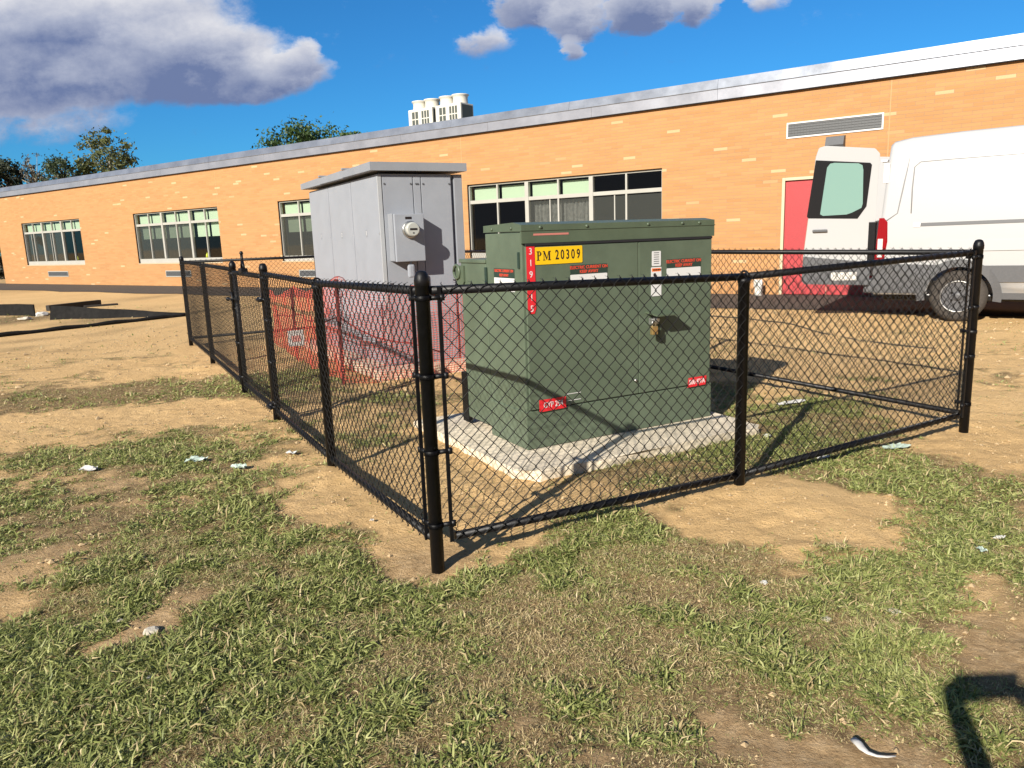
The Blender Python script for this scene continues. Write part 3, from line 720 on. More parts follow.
def band(x, y, z, r=.0335):
    b = MB(); b.lathe((x, y, z), [(r-.002, -.012), (r, -.011), (r, .011), (r-.002, .012)], 20); return b
def tension(px, py, ox, oy, dz, outv, post_r=.0375, n=4):
    """tension bar and its bands, beside a post; (ox,oy) is along the mesh"""
    x = px+ox*.066+outv[0]*.02; y = py+oy*.066+outv[1]*.02
    b = MB(); b.box((x-.008, y-.004, .085+dz), (x+.008, y+.004, 1.215+dz)); b.build('tension_bar', T.black, fence)
    for k in range(n):
        z = .17+dz + k*(1.0/(n-1)); b = band(px, py, z)
        b.tube([(px+ox*.03+outv[0]*.01, py+oy*.03+outv[1]*.01, z), (x+ox*.012, y+oy*.012, z)], .011, 8)
        b.lathe((x+ox*.012, y+oy*.012, z), [(.004, -.014), (.013, -.012), (.013, .012), (.004, .014)], 8)
        b.build('tension_band', T.black, fence)
RR = .0195
# posts
dzf = lambda k: DZ[('f', k)]; dzl = lambda k: DZ[('l', k)]
terminal_post(0, 0, .012, g=-.2); terminal_post(FEND_A, 0, .012); terminal_post(0, FEND_N, dzl(5)); terminal_post(FEND_A, FEND_N, .02)
line_post(POST_FRONT[1], 0, dzf(1), r=.030)
line_post(0, POST_LEFT[1], dzl(1), r=.0295, dirv=(0, 1)); line_post(0, POST_LEFT[4], dzl(4), dirv=(0, 1), r=.029)
for k in (2, 3): terminal_post(0, POST_LEFT[k], .0, nm='gate_post')
for n_ in (3.1, 6.1): line_post(FEND_A, n_, .01, dirv=(0, 1))
line_post(1.95, FEND_N, .02)
# front bays
for k in (0, 1):
    a, c = POST_FRONT[k], POST_FRONT[k+1]; e0 = .036 if k == 0 else 0; e1 = -.036 if k == 1 else 0
    rail((a+e0, 0, RT+dzf(k)), (c+e1, 0, RT+dzf(k+1)), RR); rail((a+e0+(.055 if k == 0 else 0), 0, RB+dzf(k)), (c+e1-(.05 if k else 0), 0, RB+dzf(k+1)), RR)
    wire_mesh('chain_link_mesh', (a+(.075 if k == 0 else 0), -.024), (c-(.07 if k == 1 else 0), -.024), dzf(k), dzf(k+1), (0, -1), fence)
tension(0, 0, 1, 0, .012, (0, -1)); tension(FEND_A, 0, -1, 0, .012, (0, -1))
# left bays
for k in (0, 1, 3, 4):
    a, c = POST_LEFT[k], POST_LEFT[k+1]; d0, d1 = dzl(k), dzl(k+1); e0 = .035 if k in (0, 3) else 0; e1 = -.035 if k in (1, 4) else 0
    rail((0, a+e0, RT+d0), (0, c+e1, RT+d1), RR); rail((0, a+e0, RB+d0), (0, c+e1, RB+d1), RR)
    wire_mesh('chain_link_mesh', (-.024, a+(.07 if e0 else 0)), (-.024, c-(.07 if e1 else 0)), d0, d1, (-1, 0), fence)
tension(0, 0, 0, 1, .012, (-1, 0)); tension(0, POST_LEFT[2], 0, -1, 0, (-1, 0)); tension(0, POST_LEFT[3], 0, 1, 0, (-1, 0)); tension(0, FEND_N, 0, -1, .02, (-1, 0))
# back and right side
rail((.035, FEND_N, RT+.025), (FEND_A-.035, FEND_N, RT+.02), RR); rail((.035, FEND_N, RB+.02), (FEND_A-.035, FEND_N, RB+.02), RR)
wire_mesh('chain_link_mesh', (.05, FEND_N+.03), (FEND_A-.05, FEND_N+.03), .025, .02, (0, 1), fence)
rail((FEND_A, .035, RT+.012), (FEND_A, FEND_N-.035, RT+.02), RR); rail((FEND_A, .035, RB+.012), (FEND_A, FEND_N-.035, RB+.02), RR)
wire_mesh('chain_link_mesh', (FEND_A+.03, .06), (FEND_A+.03, FEND_N-.05), .012, .02, (1, 0), fence)
tension(FEND_A, 0, 0, 1, .012, (1, 0), n=3)
# gate leaf
g0, g1 = POST_LEFT[2]+.075, POST_LEFT[3]-.075
b = MB(); b.tube([(0, g0, RT-.02), (0, g0, .11), ], .021, 10); b.tube([(0, g1, RT-.02), (0, g1, .11)], .021, 10); b.tube([(0, g0-.001, RT-.02), (0, g1+.001, RT-.02)], .0212, 10); b.tube([(0, g0-.001, .11), (0, g1+.001, .11)], .0212, 10)
gate = b.build('gate', T.black, fence)
wire_mesh('chain_link_mesh', (-.026, g0+.01), (-.026, g1-.01), -.02, -.02, (-1, 0), gate)
for z in (.13, 1.0):
    b = band(0, POST_LEFT[2], z, .037); b.lathe((-.02, g0, z), [(.027, -.02), (.03, -.018), (.03, .018), (.027, .02)], 14); b.tube([(-.05, POST_LEFT[2]-.01, z), (-.055, g0, z)], .012, 8)
    b.tube([(-.05, POST_LEFT[2]-.05, z), (-.05, POST_LEFT[2]+.06, z)], .010, 8); b.build('hinge', T.black, gate)
b = band(0, POST_LEFT[3], .93, .038); b.tube([(-.0, POST_LEFT[3]-.04, .93), (-.03, g1-.03, .93)], .014, 8); b.tube([(-.04, g1, .83), (-.04, g1, 1.0)], .012, 8); b.tube([(-.055, POST_LEFT[3]+.07, .93), (-.055, g1-.05, .93)], .012, 8)
b.lathe((-.06, POST_LEFT[3]+.07, .93), [(.008, -.02), (.02, -.01), (.02, .01), (.008, .02)], 10); b.build('latch', T.black, gate)
yl = POST_LEFT[3]-.55
b = MB(); b.box((-.03, yl-.07, RT-.01), (.03, yl+.07, RT+.03), .008); b.tube([(0, yl-.06, RT+.03), (0, yl-.02, RT+.09)], .011, 8); b.tube([(0, yl+.06, RT+.03), (0, yl+.02, RT+.09)], .011, 8)
b.tube([(0, yl, RT+.07), (0, yl, RT+.15)], .012, 8); b.lathe((0, yl, RT+.15), [(.012, 0), (.018, .01), (.012, .025), (.003, .03)], 10); b.build('gate_stop', T.black, gate)

# ------------------------------------------------------------------ pads
def slab(name, a0, n0, a1, n1, z, label, jag=.03, seed=1, cham=.0):
    rs = random.Random(seed); pts = []
    def edge(p, q, k):
        for i in range(k):
            t = i/k; pts.append((p[0]+(q[0]-p[0])*t+rs.uniform(-jag, jag), p[1]+(q[1]-p[1])*t+rs.uniform(-jag, jag)))
    c = cham
    P = [(a0+c, n0), (a1-c*.4, n0), (a1, n0+c*.4), (a1, n1), (a0, n1), (a0, n0+c)]
    for i in range(6): edge(P[i], P[(i+1) % 6], 7 if i in (0, 2, 3, 4) else 2)
    b = MB(); b.prism(pts, -.1, z, plane='xy'); f = [f for f in b.bm.faces if all(abs(v.co.z-z) < 1e-5 for v in f.verts)]
    es = {e for x in f for e in x.edges}; bmesh.ops.bevel(b.bm, geom=list(es), offset=.022, segments=2, profile=.5, affect='EDGES')
    o = b.build(name, T.concrete); o.location = FC; o.rotation_euler = (0, 0, TH)
    return tag(o, label, 'concrete pad')
slab('concrete_pad', .86, .74, 2.82, 2.42, .055, 'pale concrete slab under the green transformer', .018, 3, .14)
slab('concrete_pad', 1.30, 4.45, 2.85, 7.7, .10, 'pale concrete slab under the tall grey cabinet', .012, 4)

# ------------------------------------------------------------------ transformer
def transformer():
    A0, N0, A1 = 1.15, 1.17, 2.725
    o = empty('transformer', FW(A0, N0-.01, .055), TH, 'green pad mounted transformer cabinet with yellow number plate', 'transformer')
    Wd = A1-A0; z = lambda h: h-.070; D1 = .50; DT = .40
    b = MB(); b.box((0.002, 0.012, 0), (Wd-.002, D1-.001, z(1.46)), .006); body = b.build('cabinet', T.green, o)
    b = MB(); b.box((-.004, .002, .002), (Wd+.004, D1+.004, z(.325)), .006); b.build('base_sill', T.green, o)
    # doors
    xs = 2.047-A0
    for k, (p, q) in enumerate(((.02, xs-.003), (xs+.003, Wd-.02))):
        b = MB(); b.box((p, -.006, z(.335)), (q, .011, z(1.372)), .004); b.build('door', T.green, o)
    # lid: front and side apron with a slightly peaked top
    b = MB(); e = .005
    b.prism([(-e, z(1.392)), (-e, z(1.505)), (.10, z(1.522)), (D1+.006, z(1.512)), (D1+.006, z(1.468)), (.0115, z(1.462)), (.0115, z(1.392))], -e, Wd+e, plane='yz')
    lid = b.build('lid', T.green_lid, o)
    b = MB(); b.box((-e-.004, -e-.004, z(1.468)), (Wd+e+.004, D1, z(1.474))); b.build('drip_edge', T.green_lid, lid)
    b = MB(); b.box((.02, -.0125, z(1.376)), (Wd-.02, .004, z(1.3905))); b.build('gasket', T.gasket, o)
    for x in (.13, .48, .98, 1.28, Wd-.14): 
        b = MB(); b.lathe((x, -e, z(1.487)), [(.011, .002), (.011, -.006), (.004, -.010)], 8, 'y'); b.build('bolt', T.green_lid, lid)
    for y in (.12, .38):
        b = MB(); b.lathe((-e, y, z(1.487)), [(.011, .002), (.011, -.006), (.004, -.010)], 8, 'x'); b.build('bolt', T.green_lid, lid)
    b = MB(); b.box((.08, -e-.0015, z(1.438)), (.34, -e-.0005, z(1.450)), 0); b.build('printed_strip', mat('faded red strip', (.48, .17, .14), .6), lid)
    # tank behind
    b = MB(); b.box((.0, D1, z(.13)), (Wd, D1+DT, z(1.285)), .012); b.box((-.01, D1-.002, z(1.265)), (Wd+.01, D1+DT+.01, z(1.292)), .006); tank = b.build('tank', T.green, o)
    b = MB(); b.prism([(D1+.33, z(1.245)), (D1+.46, z(1.245)), (D1+.46, z(1.14)), (D1+.40, z(1.05)), (D1+.33, z(1.13))], -.014, -.002, plane='yz')
    b.tube([Vector((-.02, D1+.43+.05*math.cos(a), z(1.20)+.05*math.sin(a))) for a in [math.pi*k/8*2 for k in range(9)]], .010, 8); b.build('lifting_lug', T.green_lid, tank)
    b = MB(); b.box((-.012, D1-.02, z(1.13)), (.0, D1+.005, z(1.24)), .003); b.build('bracket', T.darkgreen, tank)
    b = MB(); b.box((-.010, .035, z(1.24)), (.003, .052, z(1.34)), .003); b.build('door_hinge', T.darkgreen, o)
    for i in range(9):                                                # cooling fins on the back
        b = MB(); x = .12+i*(Wd-.24)/8; b.box((x-.012, D1+DT+.001, z(.22)), (x+.012, D1+DT+.17, z(1.18)), .006); b.build('cooling_fin', T.green, tank)
    b = MB(); b.box((-.004, D1+DT-.03, z(.085)), (.03, D1+DT+.07, z(.46)), .004); b.build('black_strip', T.black, tank)  # plain black upright strip at the tank's back corner
    yb = -.0085
    # yellow plate
    def plate(x0, z0, x1, z1, m, nm='decal', y=None, rot=0, poly=None):
        y = yb if y is None else y
        b = MB(); b.prism(poly or rrect(x0, z0, x1, z1, .006, 2), y-.0012, y); return b.build(nm, m, o)
    f = lambda a: a-A0
    p = plate(f(1.236), z(1.258), f(1.590), z(1.366), T.yellow, 'number_plate'); p['label'] = 'yellow plate reading PM 20309'
    xs_ = {2: 1.397, 3: 1.437, 4: 1.477, 5: 1.517, 6: 1.558}
    for k, ch in enumerate('PM20309'):
        if k > 1: text('lettering', ch, .084, (f(xs_[k]), yb-.0018, z(1.312)), T.blackp, p, bold=.0012, sx=.66)
    def glyph(polys, x0):
        b = MB()
        for i_, q in enumerate(polys): b.prism([(x0+a, z(1.284)+h) for a, h in q], yb-.0024-.00012*i_, yb-.0013-.00012*i_)
        b.build('lettering', T.blackp, p)
    H_ = .057
    glyph([[(.006, 0), (.015, 0), (.015, H_), (.006, H_)], [(0, 0), (.021, 0), (.021, .004), (0, .004)], [(0, H_-.004), (.024, H_-.004), (.024, H_), (0, H_)],
           [(.015, H_-.001), (.026, H_-.002), (.034, H_-.010), (.034, H_-.020), (.027, H_-.028), (.015, H_-.030), (.015, H_-.026), (.022, H_-.025), (.025, H_-.019), (.025, H_-.011), (.022, H_-.005), (.015, H_-.004)]], f(1.246))
    glyph([[(.006, 0), (.009, 0), (.009, H_), (.006, H_)], [(.042, 0), (.052, 0), (.052, H_), (.042, H_)], [(.003, H_), (.013, H_), (.030, .012), (.026, .002)], [(.026, .002), (.030, .010), (.045, H_), (.042, H_)],
           [(0, 0), (.016, 0), (.016, .004), (0, .004)], [(.036, 0), (.058, 0), (.058, .004), (.036, .004)], [(0, H_-.004), (.012, H_-.004), (.012, H_), (0, H_)], [(.042, H_-.004), (.058, H_-.004), (.058, H_), (.042, H_)]], f(1.292))
    # vertical red strip
    cx = f(1.195)+.008; x0, x1 = cx-.030, cx+.030
    p = plate(0, 0, 0, 0, T.red, 'number_strip', poly=[(x1, z(.985)), (x1, z(1.372)), (x0, z(1.372)), (x0, z(.985)), (cx-.018, z(.955)), (cx+.018, z(.955))])
    for k, d in enumerate('319515'): text('digit', d, .058, (cx, yb-.0018, z(1.341-k*.0710)), T.white, p, bold=0, sx=.9)
    def warn(x0, x1, zt, zb, y=None, rot=None):
        h = zt-zb
        p1 = plate(x0, z(zb), x1, z(zt-h*.44), T.white, 'warning_label'); p2 = plate(x0, z(zt-h*.44)+.0005, x1, z(zt), T.darkgreen, 'warning_band')
        w_ = x1-x0; text('lettering', 'ELECTRIC CURRENT ON', w_*.082*1.15, ((x0+x1)/2, yb-.0018, z(zt-h*.12)), T.redtext, p2, bold=.0006, sx=.98)
        text('lettering', 'KEEP AWAY', w_*.082*1.15, ((x0+x1)/2, yb-.0018, z(zt-h*.32)), T.redtext, p2, bold=.0006, sx=.98)
    warn(f(1.495), f(1.785), 1.243, 1.105); warn(f(2.29), f(2.60), 1.245, 1.105)
    p = plate(f(2.160), z(1.205), f(2.238), z(1.306), T.white, 'instruction_label')
    for k in range(6): 
        b = MB(); b.box((f(2.176), yb-.0016, z(1.292-k*.0145)), (f(2.222), yb-.00125, z(1.292-k*.0145)+.005)); b.build('print_line', T.louvre, p)
    p = plate(f(2.153), z(1.0), f(2.243), z(1.198), T.white, 'hazard_label')
    b = MB(); b.box((f(2.160), yb-.0016, z(1.168)), (f(2.236), yb-.00125, z(1.190))); hb = b.build('print_band', T.orange, p)
    text('lettering', 'WARNING', .015, (f(2.204), yb-.0022, z(1.179)), T.blackp, hb, bold=.0005)
    b = MB(); b.lathe((f(2.185), yb-.0013, z(1.145)), [(.013, 0), (.013, -.0006)], 10, 'y'); b.prism([(f(2.172), z(1.10)), (f(2.20), z(1.095)), (f(2.225), z(1.125)), (f(2.215), z(1.105)), (f(2.20), z(1.13)), (f(2.18), z(1.135))], yb-.0018, yb-.0013); b.build('pictogram', T.blackp, p)
    for (x0, x1, zb, zt, s, tl) in ((1.235, 1.44, .315, .395, 'GYP 254', .32), (2.485, 2.66, .318, .388, '500 KVA', 0)):
        p = plate(0, 0, 0, 0, T.red, 'red_label', poly=[(f(x0), z(zb)), (f(x1), z(zb)+.004), (f(x1)+.01*(s[0] == '5'), z(zt)), (f(x0)+.012*(s[0] == '5'), z(zt))], y=yb-.002)
        text('lettering', s, .052, ((f(x0)+f(x1))/2+.004, yb-.0038, z((zb+zt)/2)), T.white, p, bold=.0004, sx=.80)
    for zz in (.405, .36):
        b = MB(); b.box((f(1.45), yb-.001, z(zz)), (f(1.56), yb, z(zz)+.004)); b.build('tape_mark', T.white, o)
    # side label
    b = MB(); b.prism([(.11, z(1.09)), (.385, z(1.09)), (.385, z(1.175)), (.11, z(1.175))], -.0008, .0015, plane='yz'); b.build('warning_label', T.white, o)
    b = MB(); b.prism([(.11, z(1.1755)), (.385, z(1.1755)), (.385, z(1.235)), (.11, z(1.235))], -.0008, .0015, plane='yz'); p2 = b.build('warning_band', T.darkgreen, o)
    for k, s in enumerate(('ELECTRIC CURRENT ON', 'KEEP AWAY')):
        text('lettering', s, .024, (-.0014, .2475, z(1.220-k*.028)), T.redtext, p2, rot=(math.pi/2, 0, -math.pi/2), bold=.0005, sx=.95)
    # padlock hood and handle
    hx0, hx1, hz = f(2.105), f(2.30), z(.90)
    b = MB()
    b.prism([(yb+.002, hz), (yb-.13, hz-.018), (yb-.13, hz-.027), (yb+.002, hz-.010)], hx0, hx1, plane='yz')
    b.box((hx0+.075, yb-.03, hz-.16), (hx0+.083, yb, hz-.012)); hood = b.build('handle_hood', T.green_lid, o)
    b = MB(); b.box((hx0+.015, yb-.05, hz-.09), (hx0+.075, yb-.012, hz-.045), .006); b.lathe((hx0+.04, yb-.05, hz-.055), [(.02, 0), (.02, -.03), (.012, -.035)], 12, 'y'); b.build('latch', T.steel, hood)
    b = MB(); b.box((hx0+.095, yb-.035, hz-.19), (hx0+.113, yb-.018, hz-.05), .005); b.box((hx0+.10, yb-.03, hz-.07), (hx0+.108, yb, hz-.055)); b.build('handle', T.green_lid, hood)
    b = MB(); b.box((hx0-.002, yb-.080, hz-.155), (hx0+.045, yb-.05, hz-.095), .006); lock = b.build('padlock', T.brass, hood)
    b = MB(); b.tube([(hx0+.006, yb-.065, hz-.097), (hx0+.006, yb-.065, hz-.07), (hx0+.014, yb-.065, hz-.058), (hx0+.028, yb-.065, hz-.058), (hx0+.036, yb-.065, hz-.07), (hx0+.036, yb-.065, hz-.097)], .004, 8); b.build('shackle', T.steel, lock)
    b = MB(); b.lathe((xs-.03, yb+.002, z(.43)), [(.012, 0), (.012, -.008), (.006, -.012)], 10, 'y'); b.build('door_bolt', T.steel, o)
    for (yy, zz) in ((-.002, .0),):
        pass
transformer()

# ------------------------------------------------------------------ switchgear cabinet
def switchgear():
    A0, N0, A1, N1 = 1.50, 4.69, 2.455, 7.42
    o = empty('switchgear_cabinet', FW(A0, N0, .10), TH, 'tall grey metal electrical cabinet with overhanging roof and a meter', 'cabinet')
    Wd, Dp = A1-A0, N1-N0; z = lambda h: h-.10
    b = MB(); b.box((.01, .014, 0), (Wd-.13, Dp, z(2.10))); b.box((Wd-.13, .05, 0), (Wd-.10, Dp, z(2.10))); b.box((Wd-.10, .014, 0), (Wd, Dp, z(2.10))); b.build('body', T.grey, o)
    # left side panels, standing slightly apart
    n = 3; pw = Dp/n
    for k in range(n):
        b = MB(); b.box((-.006, k*pw+.012, z(.14)), (.0095, (k+1)*pw-.012, z(2.09)), .003); p = b.build('side_panel', T.grey, o)
        s = '321'[::1][k] if k else '3'
        q = MB(); q.box((-.0075, (k+.5)*pw-.028-.15*(k == 0)*0, z(1.47)), (-.0062, (k+.5)*pw+.028, z(1.55))); st = q.build('number_sticker', T.grey2, p)
        text('lettering', {0: '3', 1: '2', 2: '1'}[k], .06, (-.0080, (k+.5)*pw, z(1.51)), T.white, st, rot=(math.pi/2, 0, -math.pi/2))
        for zz in (.6, 1.5):
            q = MB(); q.lathe((-.006, k*pw+.03, z(zz)), [(.008, .001), (.008, -.004)], 8, 'x'); q.build('screw', T.steel, p)
    # corner trim
    b = MB(); b.box((-.010, -.004, 0), (.035, .0135, z(2.09)), .004); b.build('corner_trim', mat('pale trim', (.36, .375, .39), .4), o)
    # front panels
    for (p, q) in ((.045, .375), (.385, .465), (.475, Wd-.14)):
        b = MB(); b.box((p, .0, z(.12)), (q, .0135, z(2.08)), .003); pn = b.build('front_panel', T.grey, o)
        for xx in ((p+.02, q-.02) if q-p > .1 else (p+.03, q-.03)):
            for zz in (2.0, .98):
                s = MB(); s.lathe((xx, .0, z(zz)), [(.010, .001), (.010, -.006)], 8, 'y'); s.build('screw', T.vangrey, pn)
    b = MB(); b.box((Wd-.096, .004, 0), (Wd-.004, .0135, z(2.09)), .003); b.build('side_leg', T.grey2, o)
    # roof in three folded sections
    for k in range(3):
        y0 = -.06+k*(Dp+.14)/3; y1 = y0+(Dp+.14)/3+.004*(k < 2)
        dz = .022*(1-k)*0
        b = MB(); e = .004*k
        b.prism([(y0, z(2.128)), (y0, z(2.212)), (y1, z(2.204)), (y1, z(2.132))], -.095+e, Wd+.03-e, plane='yz')
        r = b.build('roof_panel', T.grey2, o)
        if k:
            q = MB(); q.box((-.100, y0-.02, z(2.2155)), (Wd+.03, y0+.02, z(2.235)), .004); q.build('roof_rib', T.grey2, r)
    # meter
    mx0, mx1, mz0, mz1, md = 1.59-A0, 1.915-A0, 1.205, 1.69, .16
    b = MB(); b.box((mx0, -md, z(mz0)), (mx1, -.001, z(mz1)), .008); mb = b.build('meter_box', T.grey, o)
    b = MB(); b.box((mx0-.012, -md+.03, z(mz0)+.01), (mx0-.002, -.002, z(mz1)+.006), .003); b.build('box_edge', T.grey2, mb)
    b = MB(); b.box((mx0+.12, -md-.002, z(1.635)), (mx0+.19, -md+.001, z(1.66))); b.build('name_tag', T.blackp, mb)
    c = (mx0+.165, -md, z(1.53))
    b = MB(); b.lathe(c, [(.088, .002), (.088, -.022), (.080, -.027)], 32, 'y'); ring = b.build('meter_ring', T.steel, mb)
    b = MB(); b.lathe(c, [(.076, -.024), (.074, -.085), (.070, -.098), (.060, -.104)], 32, 'y'); b.build('meter_body', mat('meter cover', (.40, .41, .38), .12, coat=.6), ring)
    b = MB(); b.box((c[0]-.040, c[1]-.1060, c[2]-.008), (c[0]+.040, c[1]-.1042, c[2]+.012)); b.box((c[0]-.01, c[1]-.1060, c[2]-.042), (c[0]+.006, c[1]-.1042, c[2]-.030)); b.build('meter_display', T.blackp, ring)
    b = MB(); b.tube([(mx0+.17, -md+.05, z(mz0)+.004), (mx0+.17, -md+.05, z(mz0)-.04)], .014, 10); b.box((mx0+.135, -md+.02, z(mz0)-.17), (mx0+.205, -md+.075, z(mz0)-.03), .02); b.build('conduit_body', T.grey, mb)
    return o
switchgear()

# ------------------------------------------------------------------ orange safety net on wooden stakes
def net():
    o = empty('safety_net', FW(.92, 4.45, 0), TH, 'orange red plastic safety netting strung on stakes around the grey cabinet', 'safety netting')
    path = [(1.02-.92, 8.35-4.45), (.97-.92, 6.6-4.45), (.0, 0), (.75, -.08), (1.5, -.02), (2.25, .1)]
    tops = [.80, .92, 1.09, .96, 1.04, .98]
    P = [Vector((a, b_, 0)) for a, b_ in path]; cum = [0]
    for i in range(1, len(P)): cum.append(cum[-1]+(P[i]-P[i-1]).length)
    def at(s):
        for i in range(len(P)-1):
            if s <= cum[i+1]+1e-9:
                t = (s-cum[i])/(cum[i+1]-cum[i]); p = P[i].lerp(P[i+1], t); tz = tops[i]+(tops[i+1]-tops[i])*t - .10*math.sin(math.pi*t)
                d = (P[i+1]-P[i]).normalized(); return p, tz, Vector((-d.y, d.x, 0))
    def pt(s, v):
        p, tz, nn = at(min(s, cum[-1])); w_ = .05*math.sin(s*3.1+v*2.3)*math.sin(math.pi*v)+.02*math.sin(s*9+v*5)
        z0 = .02+.03*math.sin(s*2.3)
        return p + nn*w_ + Vector((0, 0, z0+(tz-z0)*v + .012*math.sin(s*7)))
    rs = random.Random(3); b = MB(); bm = b.bm
    ns = int(cum[-1]/.034); nv = 36
    def ribbon(p, q, w_, up):
        d = (q-p); sd = d.cross(up).normalized()*w_
        vs = [bm.verts.new(x) for x in (p-sd, p+sd, q+sd, q-sd)]; bm.faces.new(vs)
    grid = [[pt(cum[-1]*i/ns, j/nv) for j in range(nv+1)] for i in range(ns+1)]
    for i in range(ns+1):
        _, _, nn = at(cum[-1]*i/ns)
        for j in range(nv+1):
            if j < nv: ribbon(grid[i][j], grid[i][j+1], .0021 if cum[-1]*i/ns < cum[2] else .0017, nn)
            if i < ns: ribbon(grid[i][j], grid[i+1][j], .0028 if cum[-1]*i/ns < cum[2] else .0021, nn)
    m_ = b.build('net', T.rednet, o)
    mod = m_.modifiers.new('thickness', 'SOLIDIFY'); mod.thickness = .002
    for i in (1, 2, 4, 5):
        p = P[i]; h = tops[i]-.02; b = MB(); b.box((p.x-.016, p.y+.004, -.05), (p.x+.016, p.y+.034, h), .003); b.build('stake', T.stake, o)
    b = MB(); b.tube([pt(s, .55)+Vector((0, -.01, .25-.12*s*0)) if False else pt(s, .62-.42*min(max((s-cum[2])/1.3, 0), 1)) for s in np.linspace(cum[0], cum[3]+.3, 30)], .007, 6); b.build('twisted_fold', T.redfold, o)
    b = MB(); b.tube([Vector((.0+.09*math.cos(a), -.05, 1.0+.10*math.sin(a))) for a in np.linspace(0, 6.2, 14)], .004, 6); b.build('loose_loop', T.redfold, o)
    b = MB(); q = P[2].lerp(P[1], .62); b.box((q.x-.26, q.y-.020, .28), (q.x-.08, q.y-.012, .46), .002); s = b.build('sign_card', T.paper, o)
    b = MB(); b.box((q.x-.22, q.y-.023, .33), (q.x-.12, q.y-.0205, .40)); b.build('print', mat('pink print', (.55, .25, .22), .6), s)
net()

# ------------------------------------------------------------------ van
def van():
    rs, off = 9.60, 4.08                                              # rear end and near side in wall coordinates
    p = BW(rs, off, 0)
    o = empty('cargo_van', p, DW, 'white cargo van parked beside the brick wall with its rear doors open', 'van')
    Lv, Wv = 5.85, 2.04; wr, wf = 1.11, 4.86; WR = .365
    # cross-section half widths by height
    def half(z):
        pts = [(.38, .95), (.6, .995), (1.0, 1.02), (1.35, 1.005), (1.9, .955), (2.30, .905), (2.50, .86), (2.59, .74), (2.66, .4)]
        for (z0, w0), (z1, w1) in zip(pts, pts[1:]):
            if z <= z1: return w0+(w1-w0)*(z-z0)/(z1-z0)
        return pts[-1][1]
    stations = [(0, 2.44, 1), (.06, 2.475, 1.0), (.35, 2.51, 1), (1.0, 2.53, 1), (2.5, 2.545, 1), (3.6, 2.53, 1), (4.0, 2.44, .99), (4.45, 2.05, .98), (4.9, 1.55, .965), (5.1, 1.33, .95), (5.5, 1.18, .90), (5.75, .98, .82), (Lv, .80, .72)]
    zl = [.38, .5, .62, .82, 1.0, 1.2, 1.4, 1.65, 1.9, 2.1, 2.27, 2.38, 2.46, 2.505, 2.53]
    b = MB(); bm = b.bm; rings = []
    for (x, zt, kw) in stations:
        zt = zt if zt < 1.4 else 1.4+(zt-1.4)*1.10
        ring = []; L_ = [];
        sc = (zt-.38)/(2.53-.38)
        for z in zl:
            zz = .38+(z-.38)*sc; hw = half(z)*kw
            lean = .115*(zz-.38)/2.1 if x < .5 else 0
            xx = x+lean*(1-x/.5) if x < .5 else x
            L_.append((xx, hw, zz))
        ring = [bm.verts.new((a, -w_, c)) for a, w_, c in L_] + [bm.verts.new((L_[-1][0], 0, L_[-1][2]+.012))] + [bm.verts.new((a, w_, c)) for a, w_, c in reversed(L_)]
        rings.append(ring)
    for i in range(len(rings)-1):
        n = len(rings[i])
        for k in range(n):
            f = bm.faces.new((rings[i][k], rings[i+1][k], rings[i+1][(k+1) % n], rings[i][(k+1) % n])); f.smooth = k < n-1
    bm.faces.new(rings[0]); bm.faces.new(rings[-1][::-1])
    bmesh.ops.translate(bm, verts=bm.verts, vec=(0, 1.02, 0))
    body = b.build('body', T.vanwhite, o)
    # cut wheel wells and the open load space
    c = MB()
    for wx in (wr, wf):
        for sgn in (0, 1):
            y0, y1 = (-.1, .42) if sgn == 0 else (1.62, 2.14)
            c.lathe((wx, 0, .36), [(.425, y0), (.425, y1)], 40, 'y')
    cut = c.build('cut', T.vanblack)
    c2 = MB(); c2.box((-.3, .20, .56), (3.9, 1.84, 2.30), .06); cut2 = c2.build('cut', T.vanblack)
    for q in (cut, cut2):
        md = body.modifiers.new('b', 'BOOLEAN'); md.operation = 'DIFFERENCE'; md.object = q; md.solver = 'EXACT'
    dg = bpy.context.evaluated_depsgraph_get(); bpy.context.view_layer.update(); 
    for q in (cut, cut2): q.parent = o
    bpy.context.view_layer.update(); dg = bpy.context.evaluated_depsgraph_get()
    me = bpy.data.meshes.new_from_object(body.evaluated_get(dg)); body.modifiers.clear(); body.data = me
    for q in (cut, cut2): bpy.data.objects.remove(q)
    me.materials.clear(); me.materials.append(T.vanwhite)
    hs = lambda z: 1.02-half(z)                                       # local y of the near side at a height
    def side_strip(name, poly, m, t=.012, parent=o, far=True):
        for near in ((True, False) if far else (True,)):
            bb = MB(); pts = poly
            A = []; Bv = []
            for (x, z) in pts:
                y = hs(z); y0 = y-t if near else 2.04-y+t; y1 = y+.02 if near else 2.04-y-.02
                A.append(bb.bm.verts.new((x, y0, z))); Bv.append(bb.bm.verts.new((x, y1, z)))
            n = len(A)
            bb.bm.faces.new(A); bb.bm.faces.new(Bv[::-1])
            for i in range(n): bb.bm.faces.new((A[i], Bv[i], Bv[(i+1) % n], A[(i+1) % n]))
            bmesh.ops.triangulate(bb.bm, faces=bb.bm.faces)
            bb.build(name, m, parent)
    # grey cladding with wheel arches
    def arch(cx, r0, r1, a0=-8, a1=188, z=.36):
        return [(cx+r1*math.cos(R_(a)), z+r1*math.sin(R_(a))) for a in np.linspace(a0, a1, 26)] + [(cx+r0*math.cos(R_(a)), z+r0*math.sin(R_(a))) for a in np.linspace(a1, a0, 26)]
    side_strip('wheel_arch', arch(wr, .425, .53), T.vangrey, .016); side_strip('wheel_arch', arch(wf, .425, .53), T.vangrey, .016)
    side_strip('cladding', [(wr+.42, .57), (wf-.42, .57), (wf-.25, .80), (wr+.25, .80)], T.vangrey)
